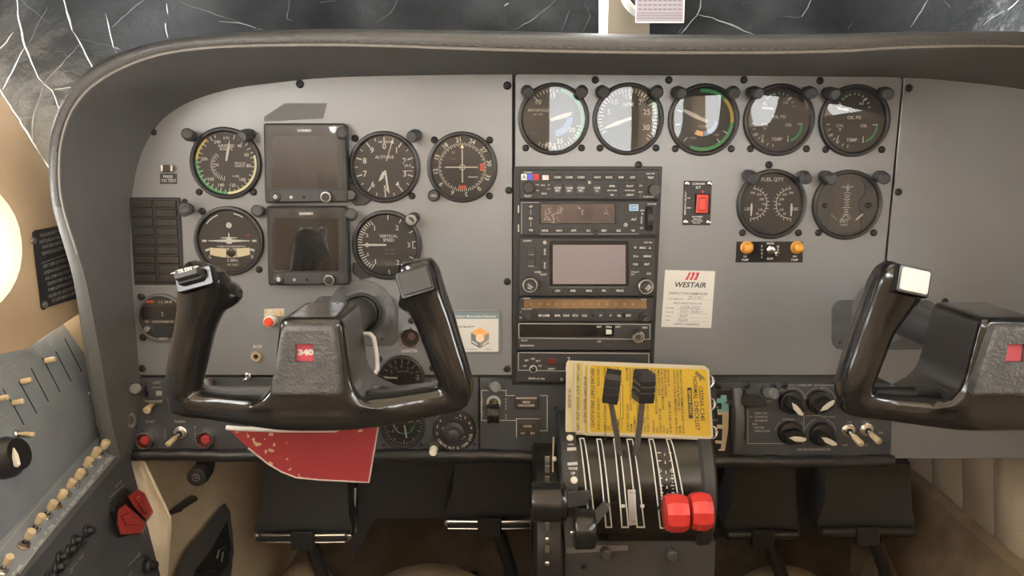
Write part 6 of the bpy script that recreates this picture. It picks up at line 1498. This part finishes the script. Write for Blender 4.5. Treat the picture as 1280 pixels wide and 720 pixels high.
# breaker face
for k, (x, y) in enumerate(((93, 676), (86, 688), (74, 697), (70, 710), (60, 722), (108, 664))):
    root = thing('circuit_breaker', ['second', 'third', 'fourth', 'fifth', 'sixth', 'first'][k] + ' black push circuit breaker from the red guards on the side console', 'circuit breaker', CF(FD, x, y).o, 'console circuit breakers'); F = CF(FD, x, y, 0); q = MB(); q.lathe(F, [(8, 0), (8, 2), (6.5, 3)], 10); q.build('nut', BLACK, root)
    q = MB(); q.lathe(F, [(4.6, 3), (4.4, 8), (3.4, 9)], 12); q.build('button', BLACK, root)
q = MB(); P = [(104, 678), (125, 681), (96, 722), (60, 735)]; pp_ = [onP(x, y, FD[0] + FD[1] * .001, FD[1]) for x, y in P]; q.add(pp_ + [p + FD[1] * .005 for p in pp_], [(4, 5, 6, 7), (0, 1, 5, 4), (1, 2, 6, 5), (2, 3, 7, 6), (3, 0, 4, 7)]); br = q.build('breaker_plate', mat('breaker_plate', (.065, .066, .067), .45), cons)
q = MB(); FE = (FD[0] + FD[1] * .0062, FD[1], FD[2], FD[3])
for s, x, y in (('START', 102, 696), ('FLAP', 89, 714)): ctext(q, FE, s, x, y, 3.4, wf=.8)
cstrip(q, FE, [(96, 704), (88, 712), (86, 711)], .7, 0); q.build('plate_lettering', WHITED, br, kind='stuff')
q = MB()
for P in ([(155, 606), (137, 622)], [(176, 692), (168, 700), (160, 707)], [(174, 690), (171, 697)], [(164, 714), (160, 722)]): cstrip(q, FD, P, 1.0, .5)
for s, x, y in (('EMER', 146, 607), ('PUMP', 150, 603)): ctext(q, FD, s, x, y, 3.0, wf=.8, lift=.5)
q.build('face_lettering', WHITED, cons, kind='stuff')
# red guarded switches
RG = mat('dull_red_guard', (.33, .04, .035), .4)
root = thing('red_guarded_switch', 'pair of dull red ribbed switch guards at the front of the side console', 'switch', onP(165, 665, *FD[:2]))
n = FD[1]
def guard(dx, dy, nm):
    q = MB(); A = [(146 + dx, 636 + dy), (160 + dx, 622 + dy), (172 + dx, 640 + dy), (176 + dx, 656 + dy), (166 + dx, 668 + dy), (148 + dx, 668 + dy)]
    lo_ = [onP(x, y, FD[0] + n * .006, n) for x, y in A]; c = sum(lo_, Vector()) / 6
    up = [onP(x + 9, y + 1, FD[0] + n * .024, n).lerp(c + n * .022, .16) for x, y in A]
    q.add(lo_ + up, [(6, 7, 8, 9, 10, 11)] + [(i, (i + 1) % 6, 6 + (i + 1) % 6, 6 + i) for i in range(6)]); q.build(nm, RG, root, 20)
def gprism(P, l0, l1, nm, k=.1, par=None):
    c = [onP(x, y, FD[0] + n * l0, n) for x, y in P]; t = [onP(x, y, FD[0] + n * l1, n) for x, y in P]; m_ = sum(t, Vector()) / len(t); t = [p.lerp(m_, k) for p in t]; q = MB(); N = len(P)
    q.add(c + t, [tuple(range(N, 2 * N))] + [(i, (i + 1) % N, N + (i + 1) % N, N + i) for i in range(N)]); return q.build(nm, RG, par or root, 20)
for A_, B_ in (([(159, 620), (172, 611), (181, 616), (192, 640), (184, 652), (166, 633)], [(168, 622), (174, 618), (186, 640), (182, 645)]), ([(147, 637), (157, 629), (165, 637), (184, 656), (177, 668), (150, 669), (146, 655)], [(150, 644), (160, 640), (177, 656), (158, 658)])):
    l_ = .004 if A_[0][0] > 150 else .010
    g_ = gprism(A_, l_, l_ + .012, 'guard'); gprism(B_, l_ + .011, l_ + .016, 'rib', .25, g_)
q = MB(); A = [(138, 628), (152, 612), (162, 622), (158, 668), (148, 672), (136, 640)]; L_ = [onP(x, y, FD[0], n) for x, y in A]; q.add(L_ + [p + n * .007 for p in L_], [(6, 7, 8, 9, 10, 11)] + [(i, (i + 1) % 6, 6 + (i + 1) % 6, 6 + i) for i in range(6)]); q.build('mount', BLACK, root)
root = thing('console_corner_knob', 'small black knob at the foot of the side console by the red guards', 'knob', onP(184, 712, *FD[:2])); F = CF(FD, 182, 708, 0); q = MB(); q.lathe(F, [(9, 0), (9, 6), (7, 8)], 14); q.build('skirt', BLACK, root); q = MB(); q.lathe(F, [(5, 8), (4.6, 14), (3, 15)], 12); q.build('cap', BLACK, root)
root = thing('hood_grommet', 'oval grey rubber grommet on the dark hood foot', 'grommet', pt(163, 524, 12))
q = MB(); F = Fr(pt(163, 525, 14), Vector((.5, .8, 0)), ZA); n_ = 24; rows = [[F.p(r * .62 * math.cos(2 * math.pi * i / n_), r * 1.0 * math.sin(2 * math.pi * i / n_), c) for i in range(n_)] for r, c in ((10.5, -2), (10.5, 2.5), (9, 3.5), (7, 3.2), (5.6, 1))]; q.grid(rows, closeu=True); q.build('ring', mat('grommet_grey', (.16, .15, .145), .4), root)
q = MB(); q.add([F.p(6 * .62 * math.cos(2 * math.pi * i / n_), 6 * math.sin(2 * math.pi * i / n_), 1) for i in range(n_)], [tuple(range(n_))]); q.build('core', mat('grommet_core', (.07, .065, .065), .5), root)
# wall placard
WFn = WN
def wplane(px, py, lift): return onP(px, py, WP + WN * lift * .001, WN)
root = thing('fuel_pump_placard', 'black metal placard with white text riveted to the beige side wall', 'placard', wplane(80, 385, 0))
P = [(40, 291), (43, 288), (90, 279), (97, 296), (113, 368), (60, 384), (54, 388), (51, 385), (44, 330)]
q = MB(); q.add([wplane(x, y, .2) for x, y in P] + [wplane(x, y, 1.6) for x, y in P], [tuple(range(9, 18))] + [(i, (i + 1) % 9, 9 + (i + 1) % 9, 9 + i) for i in range(9)]); q.build('plate', mat('placard_black', (.028, .029, .031), .4), root)
e1 = (wplane(88, 287, 2) - wplane(50, 297, 2)).normalized(); e2 = (wplane(60, 370, 2) - wplane(48, 297, 2)); 
Vp = WN.cross(e1).normalized(); Vp = Vp if Vp.z > 0 else -Vp
q = MB()
TX = [('THE AUXILIARY FUEL PUMP', 68.5, 290), ('SWITCHES IN THIS AIRPLANE', 69.5, 297.5), ('HAVE BEEN MODIFIED BY', 70, 304.5), ('SERVICE BULLETIN ME80-2', 71, 312), ('AUX. PUMP LOW FOR TAKEOFF', 74, 327), ('LANDING AND VAPOR CLEARING', 76, 334.5), ('AUX. PUMP HIGH FOR ENGINE', 76.5, 342), ('DRIVEN PUMP FAILURE', 75, 350), ('PUMP LOW IN NOTCH. PRESS', 80, 356), ('USE PER OP. AND SUPPLEMENT', 81.5, 363.5), ('OR SUPPLEMENTAL MTR', 80, 371)]
for s, x, y in TX:
    F = Fr(wplane(x, y, 1.9), e1, Vp); gl = glyphs(s, .012, 1.0); wd_ = (max(v[0] for v in gl[0]) - min(v[0] for v in gl[0]))
    want = (wplane(x + 20, y - 4, 1.9) - wplane(x - 20, y + 4, 1.9)).length / F.s
    h = 4.0; q.text(F, s, 0, 0, h, 0, wf=want / (wd_ * h / .70) * (len(s) / 25), bold=.012)
q.build('lettering', mat('placard_print', (.36, .36, .35), .6), root)
q = MB(); F = Fr(wplane(52, 329, 1.9), e1, Vp); d = wplane(93, 314, 1.9) - F.o; q.strip(F, [(0, 0), (d.dot(F.U) / F.s, d.dot(F.V) / F.s)], .8, 0); q.build('rule', WHITED, root)
for x, y in ((41.5, 301), (56, 381), (104.5, 355)):
    F = Fr(wplane(x, y, 1.6), e1, Vp); q = MB(); q.lathe(F, [(4.4, 0), (4, 1.2), (2, 2)], 12); q.build('rivet', STEEL, root)
# ------------------------------------------------------------------ foot well
RUB = mat('pedal_rubber', (.035, .034, .032), .6, bump=.2, bscale=200); PBK = mat('pedal_black', (.022, .022, .021), .4)
def pedal(label, x0, x1, yt, yb, Y, bars=True):
    root = thing('rudder_pedal', label, 'pedal', onY((x0 + x1) / 2, yb + 35, Y), 'rudder pedals'); xc = (x0 + x1) / 2
    q = MB(); P = [(x0 + 12, yt), (x1 - 6, yt), (x1 - 4, yb - 26), (x1, yb - 12), (x1, yb + 6), (x0 + 2, yb + 6), (x0, yb - 12), (x0 + 10, yb - 40)]
    a = [onY(x, y, Y) for x, y in P]; b = [p + Vector((0, .05, .02)) for p in a]
    q.add(a + b, [tuple(reversed(range(8))), tuple(range(8, 16))] + [(i, (i + 1) % 8, 8 + (i + 1) % 8, 8 + i) for i in range(8)]); q.build('cover', RUB, root)
    q = MB(); q.tube([onY(x0 + 4, yb, Y - .012), onY(x1 - 4, yb, Y - .012)], .0075, 14); q.build('tread_bar', PBK, root)
    if bars:
        for s in (-1, 1):
            for dy, r in ((-1, .0022), (8, .0012)):
                q = MB(); q.tube([onY(xc + s * 15, yb + dy, Y - .020), onY(xc + s * 52, yb + dy - .5, Y - .017)], r, 8); q.build('chrome_strip', CHROME, root)
        for s in (-1, 1):
            F = Fr(onY(xc + s * (x1 - x0) * .47, yb, Y - .014)); q = MB(); q.lathe(F, [(4, 0), (4, 4), (2.5, 5)], 10); q.build('end_bolt', STEEL, root)
    q = MB(); F = Fr(onY(xc, yb + 2, Y - .016)); q.rbox(F, -14, -14, 14, 10, 0, 8, 3, 1); q.build('hinge_block', PBK, root)
    q = MB(); q.tube([onY(xc + 10, yb + 10, Y - .004), onY(xc + 24, yb + 50, Y + .02), Vector((onY(xc + 34, yb + 50, Y + .02).x, Y + .03, .425))], [.011, .010, .012], 12); q.build('arm', PBK, root)
    return root
pedal('black rudder pedal with chrome tread strips under the red flag', 318, 440, 582, 670, .16)
pedal('black rudder pedal with chrome tread strips beside the trim wheel', 556, 668, 580, 653, .19)
pedal('black rudder pedal half hidden behind the pedestal', 905, 1000, 580, 668, .16, False)
pedal('black rudder pedal next to the pleated side trim', 1022, 1144, 580, 664, .13, False)
# dark centre tunnel
q = MB(); a = [onY(x, y, .24) for x, y in ((438, 570), (664, 572), (664, 650), (560, 648), (470, 648), (440, 700))]; q.add(a + [p + Vector((0, .2, .05)) for p in a], [tuple(reversed(range(6)))] + [(i, (i + 1) % 6, 6 + (i + 1) % 6, 6 + i) for i in range(6)])
tag(q.build('nose_tunnel', FIREW, None), 'black bulkhead shroud behind the two pilot rudder pedals', 'shroud')
q = MB(); a = [onY(x, y, .24) for x, y in ((880, 570), (1016, 572), (1016, 664), (960, 667), (900, 672), (880, 680))]; q.add(a + [p + Vector((0, .2, .05)) for p in a], [tuple(reversed(range(6)))] + [(i, (i + 1) % 6, 6 + (i + 1) % 6, 6 + i) for i in range(6)])
tag(q.build('nose_tunnel', FIREW, None), 'black bulkhead shroud between the pedestal and the pedal beside the pleated trim', 'shroud')
q = MB(); q.tube([onY(444, 610, .2), onY(443, 640, .19), onY(445, 665, .19)], [.003, .002, .002], 8)
tag(q.build('cable_rod', STEEL, None), 'thin steel control rod beside the pedal under the red flag', 'rod')
# pleated side trim, right
PLT = mat('pleated_tan_vinyl', (.36, .28, .18), .65, bump=.3, bscale=350, var=.15, vscale=10)
XR = wall_r.location.x if 0 else .675
def onR(px, py, X): return onX(px, py, X)
EG = [(1165, 606), (1203, 638), (1243, 672), (1281, 706), (1330, 745)]
prev = (1128, 575)
for k, (x, y) in enumerate(EG):
    x0, y0 = prev; q = MB(); rows = []
    for i in range(9):
        t = i / 8; c = math.sin(math.pi * t) ** .6 * .012; row = []
        for v in (0, .35, .7, .93, 1.0):
            xt = x0 + (x - x0) * t; yb_ = y0 + (y - y0) * t; p = onX(xt, 566 + (yb_ - 566) * v, XR - .004); row.append(p + Vector((-c * (1 - .7 * v ** 4), 0, 0)))
        rows.append(row)
    q.grid(rows); q.build('pleat', PLT, wall_r, 50); prev = (x, y)
q = MB(); rows = []
for t in range(11):
    k = t / 10; x = 1118 + 212 * k; y = 566 + 180 * k; a = onX(x, y, XR - .010); b = onX(x - 8, y + 16, XR - .022)
    rows.append([a, a.lerp(b, .5) + Vector((-.008, 0, 0)), b, Vector((XR - .05, b.y, b.z - .10)), Vector((XR - .11, b.y, .425))])
q.grid(rows); q.build('lower_trim', mat('lower_tan_carpet', (.25, .175, .10), .9, bump=.7, bscale=700, var=.3, vscale=18), wall_r, 60)
# left foot well: pale hanging vinyl, pocket, vent handle, round knob
root = thing('vinyl_flap', 'creased pale vinyl flap hanging beside the side console', 'flap', onY(185, 720, -.01)); q = MB(); rows = []
PL_ = [(159, 576, 150, 180), (590, 0, 0, 0)]
for j in range(12):
    v = j / 11; y = 574 + 160 * v; xl = 150 + 30 * v; xr = 178 + 34 * min(1, v * 2.2) - 12 * max(0, v - .55); row = []
    for i in range(9):
        u = i / 8; row.append(onY(xl + (xr - xl) * u, y, -.022 + .010 * math.sin(u * 3.1 + v * 5) + .005 * math.sin(u * 9 + v * 4) + .03 * u))
    rows.append(row)
q.grid(rows); q.grid([[p + Vector((0, .003, 0)) for p in r] for r in rows]); q.build('sheet', PALE, root, 60)
q = MB(); q.tube([r[-1] for r in rows], .0022, 8); q.build('hem', PALE, root)
root = thing('map_pocket', 'grey framed dark map pocket on the beige foot well side', 'pocket', onP(255, 720, Vector((-.47, .03, 0)), Vector((.35, -.11, 0)).normalized()))
KN_ = Vector((.35, -.11, 0)).normalized(); KP_ = Vector((-.47, .03, 0))
def pk(P, l=0.0): return [onP(x, y, KP_ + KN_ * (l + .004), KN_) for x, y in P]
OUTP = [(281, 629), (288, 640), (293, 690), (288, 725), (240, 760), (222, 735), (222, 712), (232, 690), (262, 652)]; INP = [(284, 650), (289, 684), (286, 705), (262, 735), (238, 735), (244, 712), (262, 690)]
q = MB(); o1, o2 = pk(OUTP), pk(OUTP, .012); q.add(o1 + o2, [tuple(range(9, 18))] + [(i, (i + 1) % 9, 9 + (i + 1) % 9, 9 + i) for i in range(9)]); q.build('frame', mat('pocket_frame', (.06, .058, .055), .4), root)
q = MB(); q.add(pk(INP, .0135), [tuple(range(7))]); ph_ = q.build('opening', SLOTM, root)
q = MB()
for P in ([(267, 688), (281, 684)], [(274, 686), (271, 698)], [(279, 690), (277, 702)], [(250, 714), (268, 713)]): a, b = pk(P, .015); q.tube([a, b], .0012, 6)
q.build('wire', STEEL, ph_)
q = MB(); q.tube(pk([(288, 642), (291, 668), (293, 692), (291, 704)], .014), .0018, 8); q.build('bright_edge', STEEL, root)
root = thing('side_slot_handle', 'slim dark slot in the puckered beige foot well trim', 'handle', pk([(228, 632)])[0]); q = MB(); a, b, c = pk([(212, 641), (222, 636), (243, 622)], .008); q.tube([a, b, c.lerp(b, .06), c], [.003, .006, .0075, .005], 10, flat=.6); q.build('slot', mat('slot_brown', (.045, .036, .03), .5), root); q = MB(); a, b = pk([(209, 642), (226, 637)], .012); q.tube([a, b], .003, 8); q.build('lip', mat('slot_lip', (.03, .026, .022), .5), root)
root = thing('under_panel_knob', 'round black knob with a metal centre hanging under the panel edge', 'knob', pt(246, 596, -5)); F = Fr(pt(246, 596, 12))
q = MB(); q.tube([pt(258, 570, -20), pt(256, 585, -12), pt(250, 594, 0)], .012, 10); q.build('bracket', BLACK, root)
q = MB(); q.lathe(F, [(12.6, -10), (12.6, 0), (11.5, 2), (8, 2.6)], 26); k_ = q.build('disc', BLACK, root); q = MB(); q.ring(F, [(5.2, 2.7), (5, 3.6), (3.4, 3.6)], 18); q.lathe(F, [(2, 2.7), (1.6, 4)], 10); q.build('metal_centre', STEEL, k_)
# carpet humps at the frame bottom
HMP = mat('tan_carpet', (.28, .205, .125), .95, bump=.8, bscale=900, var=.25, vscale=25)
for px0, px1, top, lab in ((340, 430, 700, 'small tan carpet hump below the pedal under the red flag'), (448, 630, 704, 'long tan carpet hump between the two pilot rudder pedals'), (1068, 1130, 692, 'tan carpet hump below the pedal beside the pleated trim'), (900, 1050, 706, 'low tan carpet hump beside the pedestal')):
    q = MB(); rows = []
    for j in range(7):
        v = j / 6; row = []
        for i in range(13):
            u = i / 12; y = 780 - (780 - top) * (math.sin(math.pi * u) ** .35) * math.sin(math.pi / 2 * v) if 0 < u < 1 else 780
            row.append(onY(px0 + (px1 - px0) * u, y, .12 + .10 * v))
        rows.append(row)
    q.grid(rows); tag(q.build('carpet_hump', HMP, None, 60), lab, 'carpet')

for nm in ('lettering.018', 'lettering.030', 'lettering.032', 'silver_plate_lettering'):      # a few specks of print each
    bpy.data.objects[nm]['kind'] = 'stuff'
for o_ in bpy.data.objects:
    if '_o' in o_: del o_['_o']
